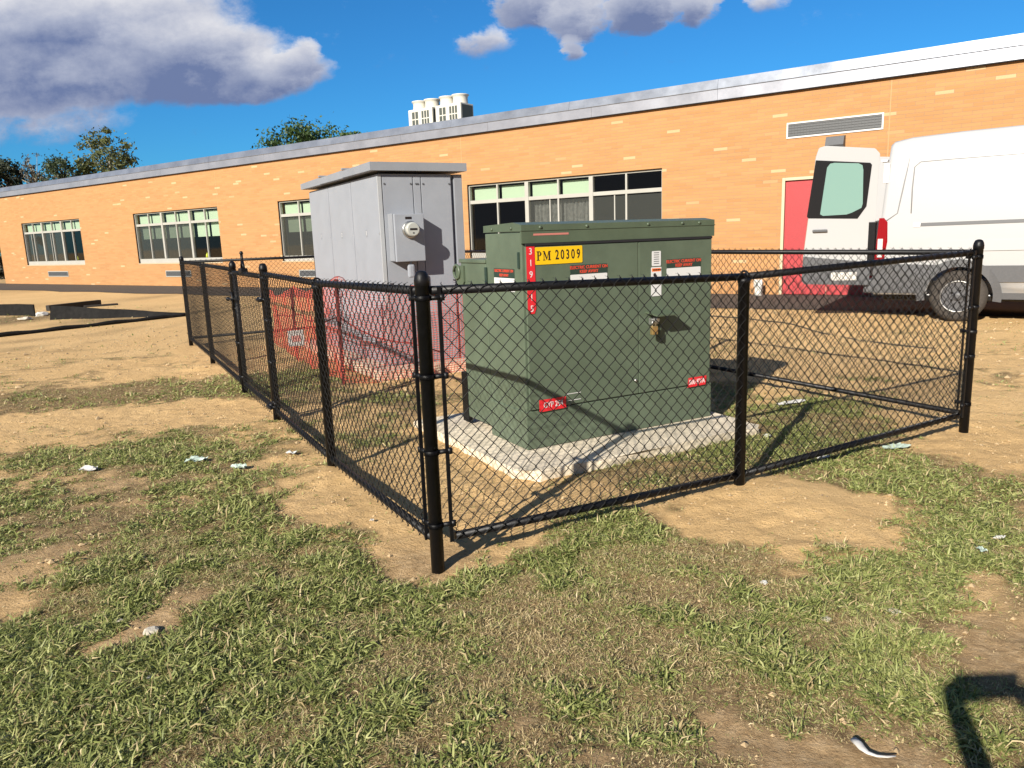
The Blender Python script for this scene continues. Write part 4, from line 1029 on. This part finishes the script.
    side_strip('cladding', [(-.02, .40), (wr-.44, .40), (wr-.44, .50), (wr-.40, .60), (wr-.2, .81), (.02, .84), (-.01, .80)], T.vangrey, .014)
    side_strip('rocker', [(wr+.44, .33), (wf-.44, .33), (wf-.46, .42), (wr+.46, .42)], T.vangrey, .0)
    side_strip('side_moulding', [(.50, 1.365), (4.1, 1.385), (4.1, 1.43), (.50, 1.41)], T.vangrey, .010)
    side_strip('moulding_clip', [(.49, 1.36), (.58, 1.36), (.58, 1.415), (.49, 1.415)], T.steel, .014)
    side_strip('side_crease', [(.62, 1.00), (4.2, 1.02), (4.15, 1.15), (.78, 1.15)], T.vanwhite, .012)
    # panel grooves drawn as fine dark seams
    def seam(pts, w_=.009, nm='panel_seam'):
        for near in (True, False):
            bb = MB(); q = []
            for (x, z) in pts: q.append(Vector((x, (hs(z)-.007*(z > 1.85)-.0005) if near else 2.04-hs(z)+.0005+.007*(z > 1.85), z)))
            bb.tube(q, w_, 5); bb.build(nm, mat_seam, o)
    mat_seam = mat('panel seam', (.20, .20, .205), .6)
    seam([(.45, 1.55), (.44, 1.9), (.45, 2.2), (.52, 2.265), (.9, 2.27), (2.2, 2.27), (2.25, 2.2), (2.25, 1.55)])
    seam([(.12, 1.45), (.27, 1.56), (.32, 1.9), (.38, 2.35)])
    seam([(.38, 2.47), (1.5, 2.485), (3.4, 2.485)])
    seam([(2.55, .85), (2.5, 1.5), (2.55, 2.3), (3.7, 2.3), (3.75, .85)])
    # rear bumper, lamps
    bb = MB(); bb.box((-.14, .03, .40), (.02, 2.01, .60), .03); bb.build('rear_bumper', T.vangrey, o)
    for near in (True, False):
        for (nm, z0, z1, m_) in (('tail_lamp', .86, 1.50, T.taillamp),):
            bb = MB(); pts = []
            A = []
            for (x, z) in ((.0, z0), (.13, z0+.02), (.165, z0+.3), (.15, z1-.06), (.10, z1), (.035, z1)):
                y = hs(z); pts.append((x, y, z))
            Av = [bb.bm.verts.new((x, (y-.012) if near else 2.04-y+.012, z)) for x, y, z in pts]; Bv = [bb.bm.verts.new((x, (y+.09) if near else 2.04-y-.09, z)) for x, y, z in pts]
            n = len(Av); bb.bm.faces.new(Av); bb.bm.faces.new(Bv[::-1])
            for i in range(n): bb.bm.faces.new((Av[i], Bv[i], Bv[(i+1) % n], Av[(i+1) % n]))
            lamp = bb.build(nm, m_, o)
            bb = MB(); y = hs(1.15); yy = (y-.022) if near else 2.04-y+.010
            bb.box((.035, yy, .93), (.105, yy+.012, 1.20), .005)
            for k in range(4): bb.box((.035, yy-.002, .95+k*.065), (.105, yy, .956+k*.065))
            bb.build('reverse_lens', mat('clear lens', (.55, .5, .48), .2), lamp)
    # wheels
    def wheel(wx, near):
        y0 = .03 if near else 2.01; s = 1 if near else -1
        bb = MB(); pr = [(.20, .02*s), (.235, .0), (.315, .0), (.335, .02*s), (WR, .05*s), (WR, .18*s), (.335, .205*s), (.20, .21*s)]
        bb.lathe((wx, y0, WR), pr, 44, 'y'); ty = bb.build('tyre', T.rubber, o)
        for k in range(36):
            pass
        bb = MB(); bb.lathe((wx, y0, WR), [(.222, .012*s), (.218, -.004*s), (.205, -.002*s), (.195, .03*s), (.16, .055*s), (.135, .05*s), (.12, .02*s), (.07, .012*s), (.06, -.005*s), (.02, -.01*s)], 36, 'y'); rm = bb.build('rim', T.rimgrey, ty)
        bb = MB(); bb.lathe((wx, y0, WR), [(.226, .010*s), (.224, -.006*s), (.212, -.006*s), (.208, .02*s)], 36, 'y', False); bb.build('rim_lip', T.steel, ty)
        bb = MB(); bb.lathe((wx, y0, WR), [(.160, .052*s), (.150, .040*s), (.138, .040*s), (.130, .052*s)], 30, 'y', False); bb.build('rim_ring', T.steel, ty)
        bb = MB()
        for k in range(8):
            a = k*math.pi/4+.2; bb.lathe((wx+.168*math.cos(a), y0+.048*s, WR+.168*math.sin(a)), [(.018, 0), (.018, -.006*s)], 10, 'y')
        for k in range(5):
            a = k*math.pi*2/5; bb.lathe((wx+.088*math.cos(a), y0+.02*s, WR+.088*math.sin(a)), [(.014, 0), (.014, -.02*s)], 8, 'y')
        bb.build('rim_hole', T.vanblack, rm)
    for wx in (wr, wf):
        for near in (True, False): wheel(wx, near)
    # underbody, cab glass, mirrors, front bits (ahead of the part in view)
    bb = MB(); bb.box((.1, .3, .28), (Lv-.3, 1.74, .375), .02); bb.build('underbody', T.vanblack, o)
    side_strip('cab_window', [(3.95, 1.42), (4.72, 1.42), (4.42, 1.88), (3.95, 2.0)], T.vanblack, .004)
    bb = MB(); bb.quad((4.12, .18, 2.37), (4.12, 1.86, 2.37), (4.98, 1.88, 1.50), (4.98, .16, 1.50)); bb.build('windscreen', T.vanblack, o)
    bb = MB(); bb.box((Lv-.12, .35, .42), (Lv+.06, 1.69, .66), .04); bb.build('front_bumper', T.vangrey, o)
    for near in (True, False):
        y = -.22 if near else 2.06; bb = MB(); bb.box((4.42, y, 1.45), (4.58, y+.2, 1.85), .04); bb.build('mirror', T.vangrey, o)
        y = .14 if near else 1.75; bb = MB(); bb.box((Lv-.32, y, .86), (Lv-.1, y+.18, 1.08), .03); bb.build('headlight', T.steel, o)
    bb = MB(); bb.box((.02, .02, 2.30), (.10, .20, 2.33)); bb.box((.05, .06, 2.0), (.13, .10, 2.28), .01); bb.build('door_hinge_arm', T.white, o)
    # rear doors: the near leaf swung round past the corner, outside towards the viewer
    def leaf(hinge_y, ang, mirror):
        # door plane coords (t along from hinge, z); outer face on -n side
        M = Matrix.Translation((-.02, hinge_y, 0)) @ Matrix.Rotation(ang, 4, 'Z')
        if mirror: M = M @ Matrix.Diagonal((1, -1, 1, 1))
        X = lambda pts: [(-t, z) for t, z in pts]
        def slant(t, z): return t + (z-.52)/(2.5-.52)*(-.10)*1.0
        outl = [(.05, .53), (.95, .56), (.985, .60), (.985, .95), (.93, 1.55), (.86, 2.42), (.82, 2.55), (.73, 2.575), (.05, 2.50), (-.02, 2.42), (.0, 1.5), (.03, .95)]
        b_ = MB(); b_.prism(X(outl), 0, .045)
        bmesh.ops.bevel(b_.bm, geom=[e for e in b_.bm.edges], offset=.008, segments=2, affect='EDGES')
        d = b_.build('rear_door', T.vanwhite, o, M)
        b_ = MB(); b_.prism(X([(.245, 1.505), (.93, 1.535), (.955, 1.56), (.86, 2.375), (.11, 2.30), (.085, 2.27), (.13, 1.68)]), -.004, -.0005); b_.build('window_surround', T.vanblack, d, M)
        g = [(.77, 1.59), (.70, 2.26), (.66, 2.315), (.60, 2.325), (.27, 2.30), (.215, 2.27), (.20, 2.2), (.185, 1.72), (.20, 1.66), (.33, 1.595), (.40, 1.572), (.73, 1.565)]
        b_ = MB(); b_.prism(X(g), -.0075, -.0045); b_.build('window', T.mint, d, M)
        b_ = MB(); b_.prism(X([(.05, .52), (.955, .55), (.998, .60), (.985, .97), (.03, .86)]), -.014, -.001); b_.build('door_cladding', T.vangrey, d, M)
        b_ = MB(); b_.box((-.87, -.035, 1.325), (-.66, -.001, 1.365), .012); b_.build('door_handle', T.vangrey, d, M)
        b_ = MB(); b_.box((-.58, -.018, .60), (-.22, -.0145, .72), .004); b_.build('number_plate', T.paper, d, M)
    leaf(.02, R_(22), False)
    leaf(2.02, R_(-4), True)
    bb = MB(); bb.box((-.10, -.015, .86), (-.005, .10, 1.45), .008); bb.build('door_jamb', T.vanblack, o)
van()

# ------------------------------------------------------------------ boards and silt fence on the lot, left
def silt(x0, y0, x1, y1, h0, h1, label, nm='silt_fence', th=.03, lean=0, cols=30):
    p, q = G(x0, y0), G(x1, y1); d = (q-p); L_ = d.length; d.normalize(); n = Vector((-d.y, d.x, 0))
    b = MB(); rs = random.Random(int(x0)); prev = None
    for k in range(cols+1):
        t = k/cols; h = h0+(h1-h0)*t; w_ = .05*math.sin(t*14+x0)+rs.uniform(-.01, .01); c = d*(L_*t)+n*w_
        ring = [b.bm.verts.new(c+Vector((0, 0, -.03))), b.bm.verts.new(c+n*(lean*.5)+Vector((0, 0, h*.5+rs.uniform(-.01, .01)))), b.bm.verts.new(c+n*lean+Vector((0, 0, h+rs.uniform(-.008, .008)))),
                b.bm.verts.new(c+n*(lean+th)+Vector((0, 0, h))), b.bm.verts.new(c+n*th+Vector((0, 0, -.03)))]
        if prev:
            for i in range(5): b.bm.faces.new((prev[i], ring[i], ring[(i+1) % 5], prev[(i+1) % 5]))
        else: b.bm.faces.new(ring)
        prev = ring
    b.bm.faces.new(prev[::-1])
    o = b.build(nm, T.fabric); o.location = (p.x, p.y, 0)
    return tag(o, label, 'silt fence')
silt(-60, 315, 37, 316, .27, .27, 'black silt fence board at the left edge of the lot')
silt(50, 320, 186, 316, .30, .05, 'black fabric silt fence tapering down towards the chain link corner', lean=.10)
def bar(x0, y0, x1, y1, r, label, nm, cat, m_=None, z=None, h=1):
    p, q = G(x0, y0), G(x1, y1); b = MB(); d = q-p; n = 24
    b.tube([d*(k/n)+Vector((0, 0, (z or r*.6)+.012*math.sin(k*1.3))) for k in range(n+1)], r, 8)
    if h != 1: b.bm.transform(Matrix.Diagonal((1, 1, h, 1)))
    o = b.build(nm, m_ or T.fabric); o.location = (p.x, p.y, 0); return tag(o, label, cat)
bar(-70, 345, 188, 316, .045, 'long black edging pipe lying across the sandy lot in front of the silt fence', 'edging_pipe', 'pipe')
def board(x0, y0, x1, y1, w_, h_, z0, label):
    p, q = G(x0, y0), G(x1, y1); d = q-p; b = MB(); b.box((0, -w_/2, z0), (d.length, w_/2, z0+h_), .01)
    o = b.build('plank', mat('weathered dark plank', (.022, .019, .016), .8, noise=(6, .4))); o.location = (p.x, p.y, 0); o.rotation_euler = (0, 0, math.atan2(d.y, d.x)); return tag(o, label, 'plank', None)
board(48, 311, 100, 305, .12, .14, .0, 'longer dark plank lying behind the fabric silt fence')
board(84, 307.5, 118, 305, .10, .05, .0, 'shorter dark plank poking out beyond the longer plank')

def rock(x, y, r, label, m_=None, nm='stone', cat='stone', flat=.5, z=0, seed=1, group=None):
    rs = random.Random(seed); b = MB(); bmesh.ops.create_icosphere(b.bm, subdivisions=2, radius=r)
    for v in b.bm.verts: v.co *= rs.uniform(.72, 1.15); v.co.z *= flat
    o = b.build(nm, m_ or T.stone); g = G(x, y); o.location = (g.x, g.y, float(height(g.x, g.y))+r*flat*.35+z); o.rotation_euler = (0, 0, rs.uniform(0, 6))
    return tag(o, label, cat, group)
rock(42, 316, .15, 'pale rock in the gap between the two black silt fence lengths', T.paper, flat=.5, seed=2)
rock(25, 320, .14, 'pale rock on thin grass by the edging pipe', flat=.4, seed=3)
rock(152, 634, .030, 'larger pale stone on the brown patch at lower left', seed=4)
rock(118, 624, .024, 'pale stone at the left end of the brown patch', seed=5)
rock(153, 677, .026, 'pale stone below the brown patch beside straw', T.paper, seed=6, flat=.4)
rock(983, 541, .030, 'flat pinkish stone in the grass near the right edge', seed=7, flat=.3)
rock(893, 609, .028, 'dusty stone in the grass right of centre', seed=8, flat=.4)
rock(826, 618, .020, 'small pale stone left of the dusty stone', seed=9, flat=.4)
rock(764, 583, .016, 'small white stone in dry grass below the bare patch', T.paper, seed=10)
rock(872, 674, .012, 'tiny cream stone above the white bent plastic scrap', seed=12)
rock(768, 640, .014, 'small tan stone in the lower grass, left of the bare dirt', seed=13)

def scrap(x, y, w_, h_, label, m_=None, seed=1, z=0, nm='litter_scrap', rot=None, cat='litter'):
    rs = random.Random(seed); b = MB(); n = 6; g = G(x, y); V = {}
    for i in range(n+1):
        for j in range(n+1):
            V[i, j] = b.bm.verts.new(((i/n-.5)*w_*(1+rs.uniform(-.15, .15)), (j/n-.5)*h_*(1+rs.uniform(-.2, .2)), rs.uniform(0, .22)*min(w_, h_)+.006+.12*h_*math.sin(i*1.1+j)))
    for i in range(n):
        for j in range(n): b.bm.faces.new((V[i, j], V[i+1, j], V[i+1, j+1], V[i, j+1]))
    o = b.build(nm, m_ or T.paper); md = o.modifiers.new('t', 'SOLIDIFY'); md.thickness = .0015
    o.location = (g.x, g.y, float(height(g.x, g.y))+.012+z); o.rotation_euler = (0, 0, rs.uniform(0, 3) if rot is None else rot)
    return tag(o, label, cat)
scrap(89, 473, .10, .07, 'white crumpled paper scrap on grass, leftmost of the litter', seed=1, rot=.2)
scrap(197, 464, .12, .08, 'pale mint wrapper lying on grass left of the gate', T.mintpaper, seed=2, rot=.1)
scrap(240, 470, .05, .09, 'thin pale wrapper scrap between the mint wrapper and the line post', T.mintpaper, seed=3, rot=1.3)
scrap(292, 457, .07, .05, 'white paper scrap on the sand heap by the left fence', seed=4)
scrap(896, 448, .17, .07, 'clear crumpled plastic scrap outside the front fence near the right corner', T.mintpaper, seed=5, rot=.4)
scrap(824, 458, .10, .03, 'white paper strip under the front bottom rail', seed=6, rot=.6)
scrap(792, 405, .30, .06, 'long crumpled clear plastic strip on grass inside the right of the fence', T.paper, seed=7, rot=.5)
scrap(767, 438, .05, .04, 'small white scrap in weeds behind the middle front post', seed=8)
scrap(981, 554, .045, .03, 'bluish foil scrap below the pinkish stone', T.mintpaper, seed=9)
scrap(999, 540, .05, .03, 'white paper bit right of the pinkish stone', seed=10)
scrap(372, 522, .02, .02, 'white chip in sand near the corner post', seed=11)
# bent white plastic at the bottom edge
def bent():
    g = G(862, 755); b = MB(); z = float(height(g.x, g.y))+.02
    pts = [(0, .05, .0), (.004, .03, .004), (.004, .01, .006), (.012, -.008, .004), (.03, -.02, .002), (.055, -.024, .0), (.08, -.022, .0)]
    b.tube(pts, [.012, .0125, .011, .007, .005, .004, .003], 8); b.bm.transform(Matrix.Diagonal((1, 1, .5, 1)))
    o = b.build('plastic_scrap', T.paper); o.location = (g.x, g.y, z); tag(o, 'bent white plastic scrap on dirt at the bottom edge beside the shadow', 'litter')
bent()
# utility line lying on the dirt to the right
def cable():
    pts = [(700, 316), (740, 318), (790, 324), (820, 333), (860, 341), (900, 346), (945, 350)]
    P = [G(x, y) for x, y in pts]; o0 = P[0]; b = MB()
    q = []
    for i in range(len(P)-1):
        for k in range(5):
            t = k/5; q.append(P[i].lerp(P[i+1], t)-o0+Vector((0, 0, .006+.004*math.sin(i*3+k))))
    b.tube(q, .009, 6); o = b.build('cable', mat('dusty cable', (.06, .05, .04), .8)); o.location = o0; tag(o, 'thin dark cable lying on the sandy ground between fence and van', 'cable')
cable()
b = MB(); b.box((-.07, -.07, 0), (.07, .07, .30), .01); b.box((-.09, -.085, .19), (.09, -.071, .35), .003)
o = b.build('marker_post', T.paper); g = BW(6.72, .25, 0); o.location = g; o.rotation_euler = (0, 0, DW); tag(o, 'small white marker on the asphalt at the foot of the brick wall', 'marker')

# ------------------------------------------------------------------ trees behind the building
def leafmat(name, col, var=.35):
    m = bpy.data.materials.new(name); m.use_nodes = True; nt = m.node_tree; N = nt.nodes; L = nt.links; b = N['Principled BSDF']; out = N['Material Output']
    at = N.new('ShaderNodeAttribute'); at.attribute_name = 'tint'
    r = N.new('ShaderNodeMapRange'); r.inputs['To Min'].default_value = 1-var; r.inputs['To Max'].default_value = 1+var; L.new(at.outputs['Fac'], r.inputs[0])
    v = N.new('ShaderNodeVectorMath'); v.operation = 'SCALE'; v.inputs[0].default_value = col; L.new(r.outputs[0], v.inputs['Scale']); L.new(v.outputs[0], b.inputs['Base Color'])
    b.inputs['Roughness'].default_value = .6
    tr = N.new('ShaderNodeBsdfTranslucent'); L.new(v.outputs[0], tr.inputs[0]); mx = N.new('ShaderNodeMixShader'); mx.inputs[0].default_value = .25
    L.new(b.outputs[0], mx.inputs[1]); L.new(tr.outputs[0], mx.inputs[2]); L.new(mx.outputs[0], out.inputs[0]); return m
def tree(px, ytop, half_px, dist, label, col, bark, clusters=60, leaves=60, lsize=.12, vert=1.2, spread=.55, seed=1, cat='tree', nm='tree', base_z=0):
    rs = np.random.default_rng(seed); top = GD(px, ytop, dist); H = top.z; rad = half_px/FPX*dist*1.02; crown_h = rad*vert
    o = empty(nm, (top.x, top.y, base_z), 0, label, cat, 'trees rising behind the building' if nm == 'tree' else None)
    cz = H-crown_h
    cl = []
    while len(cl) < clusters:
        p = rs.uniform(-1, 1, 3); r = np.linalg.norm(p)
        if r > 1 or r < .25: continue
        k = 1 + (vnoise(p[0]*2+seed, p[1]*2+p[2]*1.5, 1.4, seed)-.5)*.7
        cl.append(np.array([p[0]*rad*k, p[1]*rad*k, cz+p[2]*crown_h*min(k, 1.0)]))
    b = MB(); tr_top = Vector((0, 0, cz+crown_h*.3)); b.tube([(0, 0, -.3), (.08, .0, cz*.4), (-.05, .05, cz*.8), tr_top], [.26, .2, .15, .06], 10)
    for c in cl[::max(1, clusters//26)]:
        s = Vector((0, 0, max(cz-crown_h*.6, cz*.4)+rs.random()*crown_h*.7)); e = Vector(c); mid = s.lerp(e, .5)+Vector((0, 0, rs.uniform(0, .3)))
        b.tube([s, mid, e], [.06, .035, .012], 6)
    b.build('trunk', bark, o)
    V = []; Tn = []
    for c in cl:
        n = int(leaves*rs.uniform(.6, 1.4)); sp = rad*spread*rs.uniform(.45, 1.0)*.62
        q = rs.normal(0, 1, (n, 3))*sp*np.array([.6, .6, .45]) + c
        a = rs.normal(0, 1, (n, 3)); a /= np.linalg.norm(a, axis=1)[:, None]; w_ = np.cross(a, rs.normal(0, 1, (n, 3))); w_ /= np.linalg.norm(w_, axis=1)[:, None]
        s = lsize*rs.uniform(.6, 1.4, (n, 1))
        V.append(np.stack([q-a*s, q+w_*s*.5, q+a*s, q-w_*s*.5], 1)); Tn.append(np.repeat(np.clip(rs.normal(.5+rs.normal(0, .15), .18, n), 0, 1), 4))
    V = np.concatenate(V).reshape(-1, 3); n = len(V)//4
    me = bpy.data.meshes.new('crown'); me.from_pydata(V.tolist(), [], (np.arange(n*4).reshape(n, 4)).tolist())
    at = me.attributes.new('tint', 'FLOAT', 'POINT'); at.data.foreach_set('value', np.concatenate(Tn).astype(np.float32)); me.update()
    link_mesh('crown', me, leafmat('foliage', col), o)
tree(105, 128, 24, 62, 'tallest loose olive green tree rising behind the left half of the roof', (.115, .13, .042), T.barklight, 95, 66, .12, 1.45, .5, 1)
tree(4, 158, 20, 62, 'darkest bushy tree at the left edge behind the roof', (.035, .045, .022), T.bark, 60, 70, .13, 1.2, .6, 2)
tree(31, 153, 13, 62, 'thin greyish half bare tree between the two dark trees', (.13, .12, .095), T.barklight, 30, 34, .09, 1.8, .5, 3)
tree(60, 159, 19, 60, 'low dark green tree just left of the tallest olive tree', (.05, .075, .028), T.bark, 40, 50, .12, 1.0, .6, 4)
tree(312, 126, 44, 60, 'dark green spreading tree behind the roof in the middle', (.045, .085, .018), T.bark, 150, 130, .13, .95, .5, 5)
tree(350, 131, 16, 61, 'small bright green tree at the right of the spreading tree', (.07, .12, .022), T.bark, 40, 60, .12, .9, .6, 6)
def unseen_wood():  # leaf mass added outside the view so the window glass reflects something dark
    rs = np.random.default_rng(9); V = []; Tn = []
    for k in range(95):
        t = k/94; cx = -40-38*t+rs.uniform(-3, 3); cy = 46+26*t+rs.uniform(-4, 6); hh = rs.uniform(6, 11)
        if cx/cy > -.72: continue
        n = 190; q = rs.normal(0, 1, (n, 3))*np.array([1.8, 1.8, hh*.28]) + np.array([cx, cy, hh*.55]); q[:, 2] = np.abs(q[:, 2])
        a = rs.normal(0, 1, (n, 3)); a /= np.linalg.norm(a, axis=1)[:, None]; w_ = np.cross(a, rs.normal(0, 1, (n, 3))); w_ /= np.linalg.norm(w_, axis=1)[:, None]
        s_ = rs.uniform(.3, .6, (n, 1)); V.append(np.stack([q-a*s_, q+w_*s_*.6, q+a*s_, q-w_*s_*.6], 1)); Tn.append(np.repeat(rs.uniform(0, 1, n), 4))
    V = np.concatenate(V).reshape(-1, 3); n = len(V)//4
    me = bpy.data.meshes.new('unseen_woods'); me.from_pydata(V.tolist(), [], (np.arange(n*4).reshape(n, 4)).tolist())
    at = me.attributes.new('tint', 'FLOAT', 'POINT'); at.data.foreach_set('value', np.concatenate(Tn).astype(np.float32)); me.update()
    tag(link_mesh('unseen_woods', me, leafmat('woods foliage', (.045, .06, .03))), 'dark woods added out of view at the left to darken the window reflections', 'woods', kind='stuff')
unseen_wood()
tree(-4, 240, 14, 46, 'dark shrub beyond the left end of the brick wall', (.03, .035, .02), T.bark, 40, 90, .12, 2.4, .7, 7, 'shrub', 'shrub')

# ------------------------------------------------------------------ the photographer, whose shadow falls at lower right
def person():
    x, y = .52, -.50
    J = {'pel': (x, y, .95), 'waist': (x, y-.01, 1.10), 'chest': (x, y-.01, 1.30), 'neck': (x, y+.01, 1.48), 'jaw': (x, y+.05, 1.57), 'head': (x, y+.04, 1.66), 'crown': (x, y+.03, 1.74),
         'ls': (x-.19, y, 1.42), 'le': (.06, -.195, 1.10), 'lw': (-.005, -.115, 1.315), 'lh': (-.03, -.155, 1.375),
         'rs': (x+.19, y, 1.42), 're': (.56, -.20, 1.14), 'rw': (.24, -.17, 1.335), 'rh': (.17, -.19, 1.375),
         'lhip': (x-.10, y, .90), 'lk': (x-.12, y+.02, .50), 'la': (x-.13, y-.02, .09), 'lt': (x-.14, y+.15, .04),
         'rhip': (x+.10, y, .90), 'rk': (x+.12, y+.02, .50), 'ra': (x+.13, y-.02, .09), 'rt': (x+.15, y+.15, .04)}
    E_ = [('pel', 'waist'), ('waist', 'chest'), ('chest', 'neck'), ('neck', 'jaw'), ('jaw', 'head'), ('head', 'crown'), ('chest', 'ls'), ('ls', 'le'), ('le', 'lw'), ('lw', 'lh'), ('chest', 'rs'), ('rs', 're'), ('re', 'rw'), ('rw', 'rh'),
          ('pel', 'lhip'), ('lhip', 'lk'), ('lk', 'la'), ('la', 'lt'), ('pel', 'rhip'), ('rhip', 'rk'), ('rk', 'ra'), ('ra', 'rt')]
    Rr = dict(pel=.14, waist=.13, chest=.15, neck=.055, jaw=.075, head=.095, crown=.06, ls=.07, le=.045, lw=.030, lh=.032, rs=.07, re=.045, rw=.030, rh=.032, lhip=.10, lk=.06, la=.045, lt=.035, rhip=.10, rk=.06, ra=.045, rt=.035)
    def skin(name, J, E_, Rr, m_, parent, root):
        me = bpy.data.meshes.new(name); bm = bmesh.new(); lay = bm.verts.layers.skin.verify(); vs = {k: bm.verts.new(v) for k, v in J.items()}
        for a, c in E_: bm.edges.new((vs[a], vs[c]))
        for k, v in vs.items(): v[lay].radius = (Rr[k], Rr[k]*(.75 if k in ('pel', 'waist', 'chest') else 1)); v[lay].use_root = (k == root)
        bm.to_mesh(me); bm.free(); o = link_mesh(name, me, None, None); s = o.modifiers.new('s', 'SKIN'); s.use_smooth_shade = True; u = o.modifiers.new('u', 'SUBSURF'); u.levels = 2; u.render_levels = 2
        bpy.context.view_layer.update(); dg = bpy.context.evaluated_depsgraph_get(); m2 = bpy.data.meshes.new_from_object(o.evaluated_get(dg)); bpy.data.objects.remove(o)
        m2.materials.clear(); m2.materials.append(m_); return link_mesh(name, m2, None, parent)
    root = empty('person', (0, 0, 0), 0, 'person in dark clothes holding up a phone just behind the camera, seen as a shadow', 'person')
    skin('body', J, E_, Rr, T.cloth, root, 'pel')
    # fingers closing round the phone
    for side, hx in ((-1, J['lh']), (1, J['rh'])):
        for k in range(4):
            px = hx[0]+side*-.004; z = hx[2]-.02+k*.018
            F = {'a': (hx[0], hx[1], z), 'b': (px, hx[1]-.035, z+.004), 'c': (px-side*.03, hx[1]-.05, z+.006), 'd': (px-side*.05, hx[1]-.045, z+.006)}
            skin('finger', F, [('a', 'b'), ('b', 'c'), ('c', 'd')], dict(a=.010, b=.009, c=.008, d=.007), T.skin, root, 'a')
        Th = {'a': (hx[0], hx[1], hx[2]-.02), 'b': (hx[0]-side*.02, hx[1]+.01, hx[2]-.025), 'c': (hx[0]-side*.045, hx[1]+.012, hx[2]-.01)}
        skin('thumb', Th, [('a', 'b'), ('b', 'c')], dict(a=.011, b=.010, c=.009), T.skin, root, 'a')
    b = MB(); bmesh.ops.create_icosphere(b.bm, subdivisions=3, radius=.108)
    for v in b.bm.verts:
        v.co.z *= 1.08
        if v.co.y > .03 and v.co.z < .04: v.co.y *= .3
    h = b.build('hair', T.hair, root); h.location = (J['head'][0], J['head'][1]-.012, J['head'][2]+.02)
    b = MB(); b.box((-.045, -.180, 1.345), (.165, -.170, 1.428), .004)
    tag(b.build('phone', T.vanblack), 'black phone held sideways in both hands just behind the camera', 'phone')
person()
